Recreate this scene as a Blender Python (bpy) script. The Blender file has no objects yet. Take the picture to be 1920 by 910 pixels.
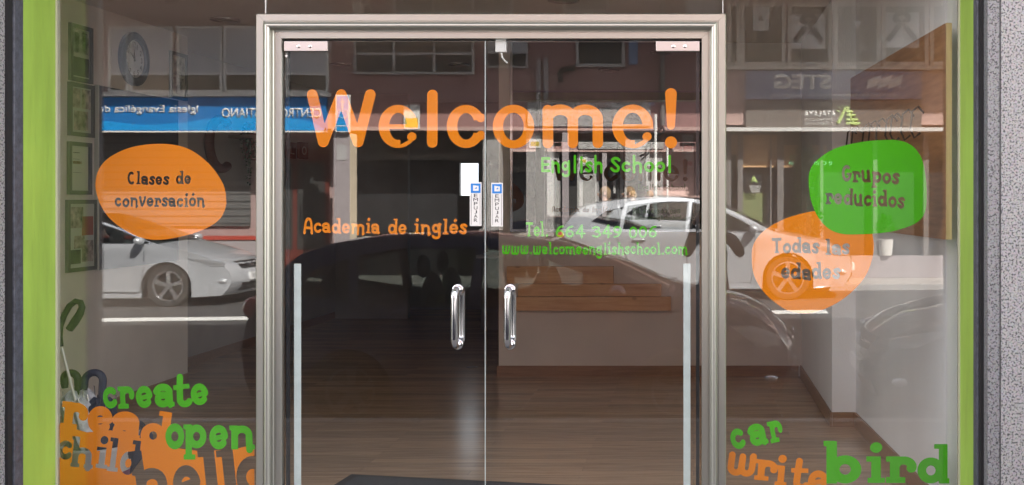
import bpy, bmesh, math, random
import numpy as np
from mathutils import Vector, Matrix
from mathutils.geometry import delaunay_2d_cdt
random.seed(7)
R = math.radians
S = bpy.context.scene
COL = S.collection

# ------------------------------------------------------------------ camera, light, exposure
HC = 1.56                      # camera height over the shop floor
cd = bpy.data.cameras.new('camera'); cam = bpy.data.objects.new('camera', cd); COL.objects.link(cam)
cam.location = (0, -5.0, HC); cam.rotation_euler = (R(90), 0, 0)
cd.sensor_width = 36; cd.lens = 37.5; cd.shift_x = -340/1920; cd.shift_y = -80/1920
cd.clip_start = 0.05; cd.clip_end = 500
S.camera = cam
SUN = Vector((.45, .55, .70)).normalized()
w = bpy.data.worlds.new('World'); S.world = w; w.use_nodes = True
nt = w.node_tree; bg = nt.nodes['Background']; sky = nt.nodes.new('ShaderNodeTexSky')
sky.sky_type = 'NISHITA'; sky.sun_disc = False
sky.sun_elevation = math.asin(SUN.z); sky.sun_rotation = math.atan2(SUN.x, SUN.y)
hs_ = nt.nodes.new('ShaderNodeHueSaturation'); hs_.inputs['Saturation'].default_value = .30   # milky, slightly hazy sky
nt.links.new(sky.outputs[0], hs_.inputs['Color']); tm_ = nt.nodes.new('ShaderNodeMix'); tm_.data_type = 'RGBA'; tm_.blend_type = 'MULTIPLY'; tm_.inputs['Factor'].default_value = 1; tm_.inputs[7].default_value = (1.06, 1.0, .95, 1)
nt.links.new(hs_.outputs[0], tm_.inputs[6]); nt.links.new(tm_.outputs[2], bg.inputs[0]); bg.inputs[1].default_value = 0.13
sl = bpy.data.lights.new('sun', 'SUN'); sl.energy = 4.6; sl.angle = R(.5); sl.color = (1, .95, .87)
so = bpy.data.objects.new('sun', sl); COL.objects.link(so); so.location = (8, 10, 20)
so.rotation_euler = SUN.to_track_quat('Z', 'Y').to_euler()
S.view_settings.view_transform = 'Standard'; S.view_settings.look = 'None'
S.view_settings.exposure = 2.95; S.view_settings.gamma = 1
S.view_settings.use_curve_mapping = False
S.cycles.max_bounces = 12; S.cycles.transparent_max_bounces = 24; S.cycles.glossy_bounces = 6
S.cycles.diffuse_bounces = 5; S.cycles.use_denoising = True; S.cycles.denoising_prefilter = 'ACCURATE'; S.cycles.use_adaptive_sampling = False
S.cycles.caustics_reflective = False; S.cycles.caustics_refractive = False
S.cycles.sample_clamp_indirect = 6

# ------------------------------------------------------------------ helpers: materials
M = {}
def mat(name, col, rough=.6, metal=0, var=0, vscale=8, bump=0, bscale=60, stretch=(1,1,1), spec=.5, coat=0, emit=0):
    m = bpy.data.materials.new(name); m.use_nodes = True; M[name] = m
    n = m.node_tree.nodes; l = m.node_tree.links; p = n['Principled BSDF']
    p.inputs['Base Color'].default_value = (*col, 1); p.inputs['Roughness'].default_value = rough
    p.inputs['Metallic'].default_value = metal; p.inputs['Specular IOR Level'].default_value = spec
    p.inputs['Coat Weight'].default_value = coat
    if emit:
        p.inputs['Emission Color'].default_value = (*col, 1); p.inputs['Emission Strength'].default_value = emit
    if var or bump:
        tc = n.new('ShaderNodeTexCoord'); mp = n.new('ShaderNodeMapping'); mp.inputs['Scale'].default_value = stretch
        l.new(tc.outputs['Object'], mp.inputs[0])
    if var:
        t = n.new('ShaderNodeTexNoise'); t.inputs['Scale'].default_value = vscale; t.inputs['Detail'].default_value = 6
        l.new(mp.outputs[0], t.inputs['Vector'])
        mx = n.new('ShaderNodeMix'); mx.data_type = 'RGBA'
        mr = n.new('ShaderNodeMapRange'); mr.inputs['From Min'].default_value = .3; mr.inputs['From Max'].default_value = .7
        l.new(t.outputs['Fac'], mr.inputs['Value']); l.new(mr.outputs[0], mx.inputs['Factor'])
        mx.inputs[6].default_value = (*[c*(1-var) for c in col], 1); mx.inputs[7].default_value = (*[min(1, c*(1+var)) for c in col], 1)
        l.new(mx.outputs[2], p.inputs['Base Color'])
        rr = n.new('ShaderNodeMapRange'); rr.inputs['To Min'].default_value = max(0, rough-.08); rr.inputs['To Max'].default_value = min(1, rough+.08)
        l.new(t.outputs['Fac'], rr.inputs['Value']); l.new(rr.outputs[0], p.inputs['Roughness'])
    if bump:
        t = n.new('ShaderNodeTexNoise'); t.inputs['Scale'].default_value = bscale; t.inputs['Detail'].default_value = 5
        l.new(mp.outputs[0], t.inputs['Vector']); b = n.new('ShaderNodeBump'); b.inputs['Strength'].default_value = bump
        b.inputs['Distance'].default_value = .01; l.new(t.outputs['Fac'], b.inputs['Height']); l.new(b.outputs[0], p.inputs['Normal'])
    return m

def granite(name, light, mid, dark, scale=70, rough=.45):
    m = mat(name, light, rough); n = m.node_tree.nodes; l = m.node_tree.links; p = n['Principled BSDF']
    tc = n.new('ShaderNodeTexCoord')
    a = n.new('ShaderNodeTexNoise'); a.inputs['Scale'].default_value = scale; a.inputs['Detail'].default_value = 3; a.inputs['Roughness'].default_value = .6
    b = n.new('ShaderNodeTexVoronoi'); b.inputs['Scale'].default_value = scale*1.3
    for t in (a, b): l.new(tc.outputs['Object'], t.inputs['Vector'])
    r1 = n.new('ShaderNodeValToRGB'); e = r1.color_ramp.elements
    e[0].position = .40; e[0].color = (*dark, 1); e[1].position = .50; e[1].color = (*light, 1)
    x = r1.color_ramp.elements.new(.44); x.color = (*mid, 1)
    l.new(a.outputs['Fac'], r1.inputs['Fac'])
    mx = n.new('ShaderNodeMix'); mx.data_type = 'RGBA'; mx.blend_type = 'MULTIPLY'
    mx.inputs['Factor'].default_value = .30
    l.new(r1.outputs['Color'], mx.inputs[6]); l.new(b.outputs['Color'], mx.inputs[7])
    hs = n.new('ShaderNodeHueSaturation'); hs.inputs['Saturation'].default_value = .45
    l.new(mx.outputs[2], hs.inputs['Color']); l.new(hs.outputs[0], p.inputs['Base Color'])
    bp = n.new('ShaderNodeBump'); bp.inputs['Strength'].default_value = .25; bp.inputs['Distance'].default_value = .003
    l.new(a.outputs['Fac'], bp.inputs['Height']); l.new(bp.outputs[0], p.inputs['Normal'])
    return m

def wood(name, col, dark, axis=0, scale=1.0, rough=.45, knots=True, plank=0):
    m = mat(name, col, rough); n = m.node_tree.nodes; l = m.node_tree.links; p = n['Principled BSDF']
    tc = n.new('ShaderNodeTexCoord'); mp = n.new('ShaderNodeMapping')
    sc = [14*scale]*3; sc[axis] = .9*scale; mp.inputs['Scale'].default_value = sc
    l.new(tc.outputs['Object'], mp.inputs[0])
    t = n.new('ShaderNodeTexNoise'); t.inputs['Scale'].default_value = 3; t.inputs['Detail'].default_value = 8; t.inputs['Roughness'].default_value = .65
    l.new(mp.outputs[0], t.inputs['Vector'])
    r = n.new('ShaderNodeValToRGB'); e = r.color_ramp.elements
    e[0].position = .32; e[0].color = (*dark, 1); e[1].position = .62; e[1].color = (*col, 1)
    l.new(t.outputs['Fac'], r.inputs['Fac']); out = r.outputs['Color']
    if knots:
        v = n.new('ShaderNodeTexVoronoi'); v.inputs['Scale'].default_value = 5
        mk = n.new('ShaderNodeMapping'); s2 = [1, 1, 1]; s2[axis] = .55; mk.inputs['Scale'].default_value = s2
        l.new(tc.outputs['Object'], mk.inputs[0]); l.new(mk.outputs[0], v.inputs['Vector'])
        kr = n.new('ShaderNodeMapRange'); kr.inputs['From Min'].default_value = .05; kr.inputs['From Max'].default_value = .11
        l.new(v.outputs['Distance'], kr.inputs['Value'])
        mx = n.new('ShaderNodeMix'); mx.data_type = 'RGBA'; l.new(kr.outputs[0], mx.inputs['Factor'])
        mx.inputs[6].default_value = (*[c*.35 for c in dark], 1); l.new(out, mx.inputs[7]); out = mx.outputs[2]
    if plank:
        bk = n.new('ShaderNodeTexBrick'); bk.inputs['Scale'].default_value = 1; bk.inputs['Brick Width'].default_value = 1.28
        bk.inputs['Row Height'].default_value = plank; bk.inputs['Mortar Size'].default_value = .0008
        bk.inputs['Color1'].default_value = (.8, .8, .8, 1); bk.inputs['Color2'].default_value = (1.08, 1.04, 1, 1); bk.inputs['Mortar'].default_value = (.25, .25, .25, 1)
        l.new(tc.outputs['Object'], bk.inputs['Vector'])
        mx = n.new('ShaderNodeMix'); mx.data_type = 'RGBA'; mx.blend_type = 'MULTIPLY'; mx.inputs['Factor'].default_value = 1
        l.new(out, mx.inputs[6]); l.new(bk.outputs['Color'], mx.inputs[7]); out = mx.outputs[2]
    l.new(out, p.inputs['Base Color'])
    return m

def thin_glass(name, tint=(.93, .95, .94), f0=.05, rough=0.0, smudge=0):
    """a clear sheet: what is behind shows through, what is in front mirrors in it more at a glancing angle"""
    m = bpy.data.materials.new(name); m.use_nodes = True; M[name] = m
    n = m.node_tree.nodes; l = m.node_tree.links
    n.remove(n['Principled BSDF']); out = n['Material Output']
    tr = n.new('ShaderNodeBsdfTransparent'); tr.inputs[0].default_value = (*tint, 1)
    gl = n.new('ShaderNodeBsdfGlossy'); gl.inputs['Roughness'].default_value = rough; gl.inputs[0].default_value = (1, 1, 1, 1)
    lw = n.new('ShaderNodeLayerWeight'); lw.inputs[0].default_value = .5
    pw = n.new('ShaderNodeMath'); pw.operation = 'POWER'; pw.inputs[1].default_value = 5
    ma = n.new('ShaderNodeMath'); ma.operation = 'MULTIPLY_ADD'; ma.inputs[1].default_value = 1-f0; ma.inputs[2].default_value = f0
    l.new(lw.outputs['Facing'], pw.inputs[0]); l.new(pw.outputs[0], ma.inputs[0])
    mx = n.new('ShaderNodeMixShader'); l.new(ma.outputs[0], mx.inputs[0]); l.new(tr.outputs[0], mx.inputs[1]); l.new(gl.outputs[0], mx.inputs[2])
    last = mx.outputs[0]
    if smudge:
        df = n.new('ShaderNodeBsdfDiffuse'); df.inputs[0].default_value = (.7, .7, .7, 1)
        tc = n.new('ShaderNodeTexCoord'); t = n.new('ShaderNodeTexNoise'); t.inputs['Scale'].default_value = 2.2; t.inputs['Detail'].default_value = 9; t.inputs['Roughness'].default_value = .7
        l.new(tc.outputs['Object'], t.inputs['Vector'])
        mr = n.new('ShaderNodeMapRange'); mr.inputs['From Min'].default_value = .45; mr.inputs['From Max'].default_value = .85
        mr.inputs['To Min'].default_value = smudge*.35; mr.inputs['To Max'].default_value = smudge*2.5
        l.new(t.outputs['Fac'], mr.inputs['Value'])
        m2 = n.new('ShaderNodeMixShader'); l.new(mr.outputs[0], m2.inputs[0]); l.new(last, m2.inputs[1]); l.new(df.outputs[0], m2.inputs[2]); last = m2.outputs[0]
    l.new(last, out.inputs['Surface'])
    return m

# ------------------------------------------------------------------ helpers: objects
WL = {}
def tag(o, label=None, cat=None, group=None, kind=None):
    if label: o['label'] = label
    if cat: o['category'] = cat
    if group: o['group'] = group
    if kind: o['kind'] = kind
    return o
def thing(name, loc, label, cat, group=None, rz=0):
    o = bpy.data.objects.new(name, None); COL.objects.link(o); o.empty_display_size = .1
    o.location = loc; o.rotation_euler = (0, 0, rz); WL[o] = Vector(loc)
    return tag(o, label, cat, group)

class MB:
    def __init__(self): self.v = []; self.f = []
    def add(self, vs, fs):
        k = len(self.v); self.v += [tuple(p) for p in vs]; self.f += [tuple(i+k for i in q) for q in fs]; return self
    def box(self, x0, x1, y0, y1, z0, z1):
        x0, x1 = min(x0, x1), max(x0, x1); y0, y1 = min(y0, y1), max(y0, y1); z0, z1 = min(z0, z1), max(z0, z1)
        return self.add([(x0,y0,z0),(x1,y0,z0),(x1,y1,z0),(x0,y1,z0),(x0,y0,z1),(x1,y0,z1),(x1,y1,z1),(x0,y1,z1)],
                        [(0,3,2,1),(4,5,6,7),(0,1,5,4),(1,2,6,5),(2,3,7,6),(3,0,4,7)])
    def tube(self, pts, r, n=10, cap=True):
        pts = [Vector(p) for p in pts]; rs = r if isinstance(r, (list, tuple)) else [r]*len(pts)
        vs = []; fs = []; up = None
        for i, p in enumerate(pts):
            d = (pts[min(i+1, len(pts)-1)] - pts[max(i-1, 0)]).normalized()
            if up is None: up = d.orthogonal().normalized()
            up = (up - d*up.dot(d)).normalized(); s = d.cross(up)
            for k in range(n):
                a = 2*math.pi*k/n; vs.append(p + (up*math.cos(a) + s*math.sin(a))*rs[i])
        for i in range(len(pts)-1):
            for k in range(n):
                fs.append((i*n+k, i*n+(k+1) % n, (i+1)*n+(k+1) % n, (i+1)*n+k))
        if cap: fs += [tuple(range(n-1, -1, -1)), tuple(range((len(pts)-1)*n, len(pts)*n))]
        return self.add(vs, fs)
    def lathe(self, c, axis, prof, n=28):
        """prof: (along axis, radius)"""
        ax = Vector(axis).normalized(); u = ax.orthogonal().normalized(); s = ax.cross(u); c = Vector(c); vs = []; fs = []
        for (h, r) in prof:
            for k in range(n):
                a = 2*math.pi*k/n; vs.append(c + ax*h + (u*math.cos(a) + s*math.sin(a))*r)
        for i in range(len(prof)-1):
            for k in range(n): fs.append((i*n+k, i*n+(k+1) % n, (i+1)*n+(k+1) % n, (i+1)*n+k))
        return self.add(vs, fs)
    def ell(self, c, r, n=16, m=10, rot=None):
        vs = []; fs = []; c = Vector(c)
        for i in range(m+1):
            t = math.pi*i/m
            for k in range(n):
                a = 2*math.pi*k/n; p = Vector((r[0]*math.sin(t)*math.cos(a), r[1]*math.sin(t)*math.sin(a), r[2]*math.cos(t)))
                if rot: p = rot @ p
                vs.append(c+p)
        for i in range(m):
            for k in range(n): fs.append((i*n+k, (i+1)*n+k, (i+1)*n+(k+1) % n, i*n+(k+1) % n))
        return self.add(vs, fs)
    def prism(self, poly, o, U, V, N, t):
        """2-D outline (u,v) placed at o with axes U,V, pushed along N by t"""
        o, U, V, N = map(Vector, (o, U, V, N)); k = len(poly)
        vs = [o+U*a+V*b for a, b in poly] + [o+U*a+V*b+N*t for a, b in poly]
        fs = [tuple(range(k)), tuple(range(2*k-1, k-1, -1))] + [(i, i+k, (i+1) % k+k, (i+1) % k) for i in range(k)]
        return self.add(vs, fs)
    def build(self, name, m, parent=None, smooth=None, bevel=0, local=False):
        me = bpy.data.meshes.new(name); off = Vector((0, 0, 0))
        if parent is not None and not local:
            q = parent; 
            while q is not None: off += WL.get(q, Vector((0,0,0))); q = q.parent
        me.from_pydata([Vector(p)-off for p in self.v], [], self.f)
        bm = bmesh.new(); bm.from_mesh(me); bmesh.ops.remove_doubles(bm, verts=bm.verts, dist=1e-5)
        if not getattr(self, 'open', False): bmesh.ops.recalc_face_normals(bm, faces=bm.faces)
        if bevel:
            es = [e for e in bm.edges if len(e.link_faces) == 2 and e.calc_face_angle(0) > .6]
            bmesh.ops.bevel(bm, geom=es, offset=bevel, segments=2, profile=.5, affect='EDGES', clamp_overlap=True)
        bm.to_mesh(me); bm.free()
        o = bpy.data.objects.new(name, me); COL.objects.link(o)
        for mm in (m if isinstance(m, (list, tuple)) else [m]): me.materials.append(M[mm] if isinstance(mm, str) else mm)
        if smooth is not None:
            me.shade_smooth(); me.set_sharp_from_angle(angle=R(smooth))
        if parent is not None: o.parent = parent
        return o
def B(*a): return MB().box(*a)
def one(name, mb, m, label, cat, group=None, loc=None, **k):
    """a thing that is one mesh; its origin is put at its own base"""
    vs = np.array(mb.v); c = Vector(loc) if loc else Vector(((vs[:,0].min()+vs[:,0].max())/2, (vs[:,1].min()+vs[:,1].max())/2, vs[:,2].min()))
    mb.v = [tuple(Vector(p)-c) for p in mb.v]
    o = mb.build(name, m, None, **k); o.location = c; WL[o] = c
    return tag(o, label, cat, group)

def gp(px, py=375): return (px-1300)/400, HC+(375-py)/400             # on the glass
def dp(px, py, d): s = 2000/(5+d); return (px-1300)/s, HC+(375-py)/s   # at depth d behind the glass (or its mirror image)

# ------------------------------------------------------------------ helpers: cut lettering
def E(cx, cy, rx, ry, a0, a1, n=16):
    return [(cx+rx*math.cos(R(a0+(a1-a0)*i/n)), cy+ry*math.sin(R(a0+(a1-a0)*i/n))) for i in range(n+1)]
def spl(p, n=6):
    p = [p[0]] + list(p) + [p[-1]]; out = []
    for i in range(1, len(p)-2):
        a, b, c, d = map(np.array, (p[i-1], p[i], p[i+1], p[i+2]))
        for k in range(n):
            t = k/n; out.append(tuple(.5*((2*b)+(-a+c)*t+(2*a-5*b+4*c-d)*t*t+(-a+3*b-3*c+d)*t**3)))
    return out+[tuple(p[-2])]
def glyph(ch, w):
    h = w/2; q = h*.8
    def st(x, y0, y1): return [(x, y0), (x, y1)]
    G = dict(
      o=(1.0, [E(.5,.5,.5-h,.5-h,0,360,24)], []),
      c=(.92, [E(.5,.5,.5-h,.5-h,48,318)], []),
      e=(.98, [E(.49,.5,.49-h,.5-h,8,318,20)], [[(.16,.43),(.92,.56),w*.7]]),
      a=(1.02, [E(.45,.66-h*.3,.36,.34-h*.7,165,10,10)+[(.81,h*.6)], E(.44,.32,.44-h,.32-h*.85,0,360,20)], [[(.74,q*.8),(1.04,q*.8),w*.65]]),
      d=(1.12, [E(.48,.5,.48-h,.5-h,0,360,22), st(.92,0,1.5)], [[(.6,1.42),(1.06,1.42),w*.6],[(.9,q*.8),(1.14,q*.8),w*.65]]),
      b=(1.12, [E(.62,.5,.48-h,.5-h,0,360,22), st(.22,0,1.5)], [[(-.02,1.42),(.3,1.42),w*.6]]),
      p=(1.12, [E(.62,.5,.48-h,.5-h,0,360,22), st(.24,-.42,1.0)], [[(-.02,.9),(.3,.9),w*.65],[(.0,-.36),(.56,-.36),w*.7]]),
      h=(1.1, [st(.22,0,1.5), E(.56,.6,.32,.4-h,180,0,10)+[(.88,0)]], [[(-.02,1.42),(.3,1.42),w*.6],[(.02,q*.8),(.46,q*.8),w*.6],[(.68,q*.8),(1.12,q*.8),w*.6]]),
      n=(1.1, [st(.22,0,1.0), E(.55,.6,.32,.4-h,180,0,10)+[(.9,.0)]], [[(-.02,.9),(.3,.9),w*.65],[(.8,q*.8),(1.14,q*.8),w*.65]]),
      m=(1.6, [st(.2,0,1.0), E(.5,.62,.3,.38-h,180,0,8)+[(.8,0)], E(1.1,.62,.3,.38-h,180,0,8)+[(1.4,0)]], [[(-.02,.9),(.3,.9),w*.65],[(1.3,q*.8),(1.64,q*.8),w*.65]]),
      r=(.92, [st(.28,0,1.0), E(.56,.62,.27,.38-h,180,-20,12)], [[(.0,.9),(.36,.9),w*.65],[(.0,q*.9),(.62,q*.9),w*.7]]),
      i=(.6, [st(.33,0,1.0), [(.33,1.32),(.34,1.34)]], [[(.02,.9),(.4,.9),w*.65],[(.06,q*.8),(.62,q*.8),w*.6]]),
      l=(.62, [st(.33,0,1.5)], [[(.04,1.42),(.4,1.42),w*.6],[(.04,q*.8),(.64,q*.8),w*.6]]),
      t=(.82, [[(.36,1.4),(.33,.9)]+E(.55,.36,.24,.36-h,180,330,10)], [[(.02,.92),(.8,.97),w*.72]]),
      u=(1.1, [[(.2,1.0)]+E(.52,.4,.32,.4-h,180,360,12)+[(.84,1.0)], st(.86,0,1.0)], [[(0,.9),(.26,.9),w*.65],[(.64,.9),(.9,.9),w*.65],[(.8,q*.8),(1.12,q*.8),w*.6]]),
      v=(1.0, [spl([(.16,1.0),(.26,.6),(.47,.12),(.72,.55),(.84,1.0)])], [[(0,.92),(.34,.92),w*.6],[(.68,1.0),(.98,1.0),w*.6]]),
      w=(1.42, [[(.2,1.0)]+E(.42,.42,.25,.42-h,190,345,10)+[(.7,.95)], [(.7,.8)]+E(.92,.42,.25,.42-h,195,350,10)+[(1.2,1.0)]], [[(1.02,.93),(1.34,.93),w*.6]]),
      s=(.86, [spl([(.76,.76),(.6,1-h*.9),(.34,.98-h),(.22,.74),(.44,.53),(.66,.36),(.6,h*1.1),(.34,h*.9),(.12,.26)])], []),
      g=(1.05, [E(.44,.58,.40-h*.8,.42-h*.8,0,360,20), [(.82,1.0),(.82,-.1)]+E(.48,-.12,.34,.36-h,0,-165,10)], [[(.7,.92),(1.06,.97),w*.55]]),
      A=(1.15, [spl([(.14,0),(.22,.8),(.36,1.25),(.58,1.5-h),(.8,1.25),(.94,.8),(1.02,0)]), [(.26,.5),(.92,.5)]], [[(0,q*.8),(.3,q*.8),w*.6],[(.84,q*.8),(1.16,q*.8),w*.6]]),
      C=(1.1, [E(.58,.72,.56-h,.74-h,62,300,18)], []),
      G=(1.15, [E(.58,.72,.56-h,.74-h,55,330,18)+[(1.02,.62)]], [[(.58,.64),(1.14,.64),w*.8]]),
      T=(1.15, [st(.58,0,1.42), [(.1,1.42-h),(1.05,1.42-h)]], [[(.32,q*.8),(.84,q*.8),w*.6],[(.1,1.2),(.12,1.4),w*.7],[(1.05,1.2),(1.04,1.4),w*.7]]),
      E=(.95, [[(.9,1.42-h),(h,1.42-h),(h,h),(.9,h)], [(h,.72),(.8,.72)]], []),
      S=(1.0, [spl([(.88,1.12),(.66,1.42-h),(.34,1.40-h),(.2,1.08),(.5,.76),(.8,.46),(.7,h*1.1),(.36,h),(.1,.34)])], []))
    G['0'] = (1.05, [E(.52,.7,.5-h,.72-h,0,360,24)], [])
    G['3'] = (1.0, [spl([(.14,1.18),(.42,1.42-h),(.76,1.2),(.74,.92),(.42,.76)]), spl([(.42,.76),(.82,.62),(.84,.3),(.5,h),(.12,.26)])], [])
    G['4'] = (1.05, [[(.72,0),(.72,1.42),(h,.46),(1.02,.46)]], [])
    G['6'] = (1.02, [E(.5,.46,.48-h,.46-h,0,360,20), spl([(.8,1.34),(.4,1.2),(.16,.76),(.14,.45)])], [])
    G['9'] = (1.02, [E(.52,.94,.48-h,.46-h,0,360,20), spl([(.22,.06),(.62,.2),(.86,.64),(.88,.95)])], [])
    G['.'] = (.5, [[(.25,h),(.26,h)]], [])
    if ch == '\u00e9': b = G['e']; return (b[0], b[1]+[[(.5,1.18),(.72,1.42)]], b[2])
    if ch == '\u00f3': b = G['o']; return (b[0], b[1]+[[(.5,1.18),(.72,1.42)]], b[2])
    return G[ch]
def seg(X, Y, a, b, ra, rb, butt=False):
    ax, ay = a; bx, by = b; dx, dy = bx-ax, by-ay; L2 = dx*dx+dy*dy+1e-12
    t = ((X-ax)*dx+(Y-ay)*dy)/L2; tc = np.clip(t, 0, 1)
    d = np.hypot(X-ax-tc*dx, Y-ay-tc*dy) - (ra+(rb-ra)*tc)
    if butt:
        L = math.sqrt(L2); per = np.abs((X-ax)*dy-(Y-ay)*dx)/L - (ra+rb)/2
        d = np.maximum(per, np.maximum(-t, t-1)*L)
    return d
def poly_field(X, Y, P):
    P = np.array(P); inside = np.zeros(X.shape, bool); d = np.full(X.shape, 1e9); k = len(P)
    for i in range(k):
        a, b = P[i], P[(i+1) % k]
        c = ((a[1] > Y) != (b[1] > Y)); xx = (b[0]-a[0])*(Y-a[1])/((b[1]-a[1]) or 1e-9)+a[0]
        inside ^= c & (X < xx); d = np.minimum(d, seg(X, Y, a, b, 0, 0))
    return np.where(inside, -d, d)
def blob(P, n=6):
    P = [np.array(p) for p in P]; out = []; k = len(P)
    for i in range(k):
        a, b, c, d = P[i-1], P[i], P[(i+1) % k], P[(i+2) % k]
        for j in range(n):
            t = j/n; out.append(tuple(.5*((2*b)+(-a+c)*t+(2*a-5*b+4*c-d)*t*t+(-a+3*b-3*c+d)*t**3)))
    return out
def letter_field(X, Y, ch, x0, x1, base, xh, rot=0, wt=.3, funky=True, shear=0):
    """field of one letter on a grid given in photo pixels (Y grows downward)"""
    W, sk, se = glyph(ch, wt)
    c, s = math.cos(R(rot)), math.sin(R(rot))
    dx, dy = X-x0, base-Y
    u = (dx*c+dy*s)/((x1-x0)/W); v = (-dx*s+dy*c)/xh
    u = u - shear*v
    d = np.full(X.shape, 9.0)
    sc = min((x1-x0)/W, xh)
    for ln in sk:
        k = len(ln)-1
        for i in range(k):
            dot = k == 1 and abs(ln[0][1]-ln[1][1]) < .05 and abs(ln[0][0]-ln[1][0]) < .05
            r = wt*.62 if dot else wt/2
            d = np.minimum(d, seg(u, v, ln[i], ln[i+1], r, r, funky and not dot and (k == 1)))
    if funky:
        for a, b, ww in se: d = np.minimum(d, seg(u, v, a, b, ww/2, ww/2, True))
    else:
        for a, b, ww in se:
            if ch in 'e\u00e9': d = np.minimum(d, seg(u, v, (wt/2,.5), (W-wt/2,.5), ww/2, ww/2))
    return d*sc
def word_field(X, Y, text, x0, x1, base, xh, rot=0, wt=.3, funky=True, gap=.1, base1=None):
    tot = 0; pos = []
    for ch in text:
        if ch == ' ': tot += .6; continue
        W = glyph(ch, wt)[0]; pos.append((ch, tot, tot+W)); tot += W+gap
    tot -= gap; k = (x1-x0)/tot; d = np.full(X.shape, 99.0)
    rnd = random.Random(len(text)*7+int(x0))
    for ch, a, b in pos:
        xa, xb = x0+a*k, x0+b*k; bs = base+((base1-base)*(a/tot) if base1 else 0)
        j = rnd.uniform(-.05, .05)*xh if funky else 0
        sl = (slice(None), (X[0] > xa-xh*.6) & (X[0] < xb+xh*.6))
        d[sl] = np.minimum(d[sl], letter_field(X[sl], Y[sl], ch, xa, xb, bs+j, xh, rot+(rnd.uniform(-3, 3) if funky else 0), wt, funky))
    return d
def grid(x0, x1, y0, y1, st):
    return np.meshgrid(np.arange(x0, x1+st, st), np.arange(y0, y1+st, st))
def contours(X, Y, F):
    F = np.where(np.abs(F) < 1e-6, 1e-6, F).copy(); F[0,:] = F[-1,:] = 1; F[:,0] = F[:,-1] = 1
    inn = F < 0; ny, nx = F.shape
    code = inn[:-1,:-1]*1+inn[:-1,1:]*2+inn[1:,1:]*4+inn[1:,:-1]*8
    cells = np.argwhere((code != 0) & (code != 15)); nxt = {}
    T = {1:[(3,0)],2:[(0,1)],3:[(3,1)],4:[(1,2)],5:[(3,0),(1,2)],6:[(0,2)],7:[(3,2)],8:[(2,3)],9:[(2,0)],10:[(0,1),(2,3)],11:[(2,1)],12:[(1,3)],13:[(1,0)],14:[(0,3)]}
    def key(j, i, e): return [('h', j, i), ('v', j, i+1), ('h', j+1, i), ('v', j, i)][e]
    for j, i in cells:
        for a, b in T[int(code[j, i])]: nxt[key(j, i, a)] = key(j, i, b)
    def pt(k):
        o, j, i = k
        if o == 'h': f0, f1 = F[j, i], F[j, i+1]; t = f0/(f0-f1); return (X[j, i]+t*(X[j, i+1]-X[j, i]), Y[j, i])
        f0, f1 = F[j, i], F[j+1, i]; t = f0/(f0-f1); return (X[j, i], Y[j, i]+t*(Y[j+1, i]-Y[j, i]))
    loops = []
    while nxt:
        s0 = next(iter(nxt)); k = s0; lp = []
        while k in nxt: lp.append(pt(k)); k = nxt.pop(k)
        if len(lp) > 4: loops.append(lp)
    return loops
def simplify(lp, tol):
    def rdp(p):
        if len(p) < 3: return p
        a, b = np.array(p[0]), np.array(p[-1]); q = np.array(p[1:-1]); ab = b-a; L = np.hypot(*ab)
        d = np.abs((q[:,0]-a[0])*ab[1]-(q[:,1]-a[1])*ab[0])/L if L > 1e-9 else np.hypot(q[:,0]-a[0], q[:,1]-a[1])
        i = int(d.argmax())
        if d[i] < tol: return [p[0], p[-1]]
        return rdp(p[:i+2])[:-1]+rdp(p[i+1:])
    k = len(lp)//2
    return rdp(lp[:k+1])[:-1]+rdp(lp[k:]+[lp[0]])[:-1]
def sheet(name, X, Y, F, fn, m, parent, tol=.12, thick=.0004):
    """flat cut vinyl from a field; fn maps (px,py) to world (x, z) and y"""
    cu = bpy.data.curves.new(name, 'CURVE'); cu.dimensions = '2D'; cu.fill_mode = 'BOTH'; cu.extrude = thick/2
    for lp in contours(X, Y, F):
        lp = simplify(lp, tol)
        if len(lp) < 3: continue
        sp = cu.splines.new('POLY'); sp.points.add(len(lp)-1); sp.use_cyclic_u = True
        for i, p in enumerate(lp):
            x, z, _ = fn(*p); sp.points[i].co = (x, z, 0, 1)
    y = fn(0, 0)[2]
    return curve_mesh(name, cu, Matrix.Translation((0, y, 0)) @ Matrix.Rotation(R(90), 4, 'X'), m, parent)
def curve_mesh(name, cu, mw, m, parent):
    t = bpy.data.objects.new('tmp', cu); COL.objects.link(t); dg = bpy.context.evaluated_depsgraph_get(); dg.update()
    me = bpy.data.meshes.new_from_object(t.evaluated_get(dg)); bpy.data.objects.remove(t)
    off = Vector((0, 0, 0)); q = parent
    while q is not None: off += WL.get(q, Vector((0,0,0))); q = q.parent
    me.transform(Matrix.Translation(-off) @ mw); me.materials.clear(); me.materials.append(M[m]); me.name = name
    o = bpy.data.objects.new(name, me); COL.objects.link(o); o.parent = parent
    return o
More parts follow.
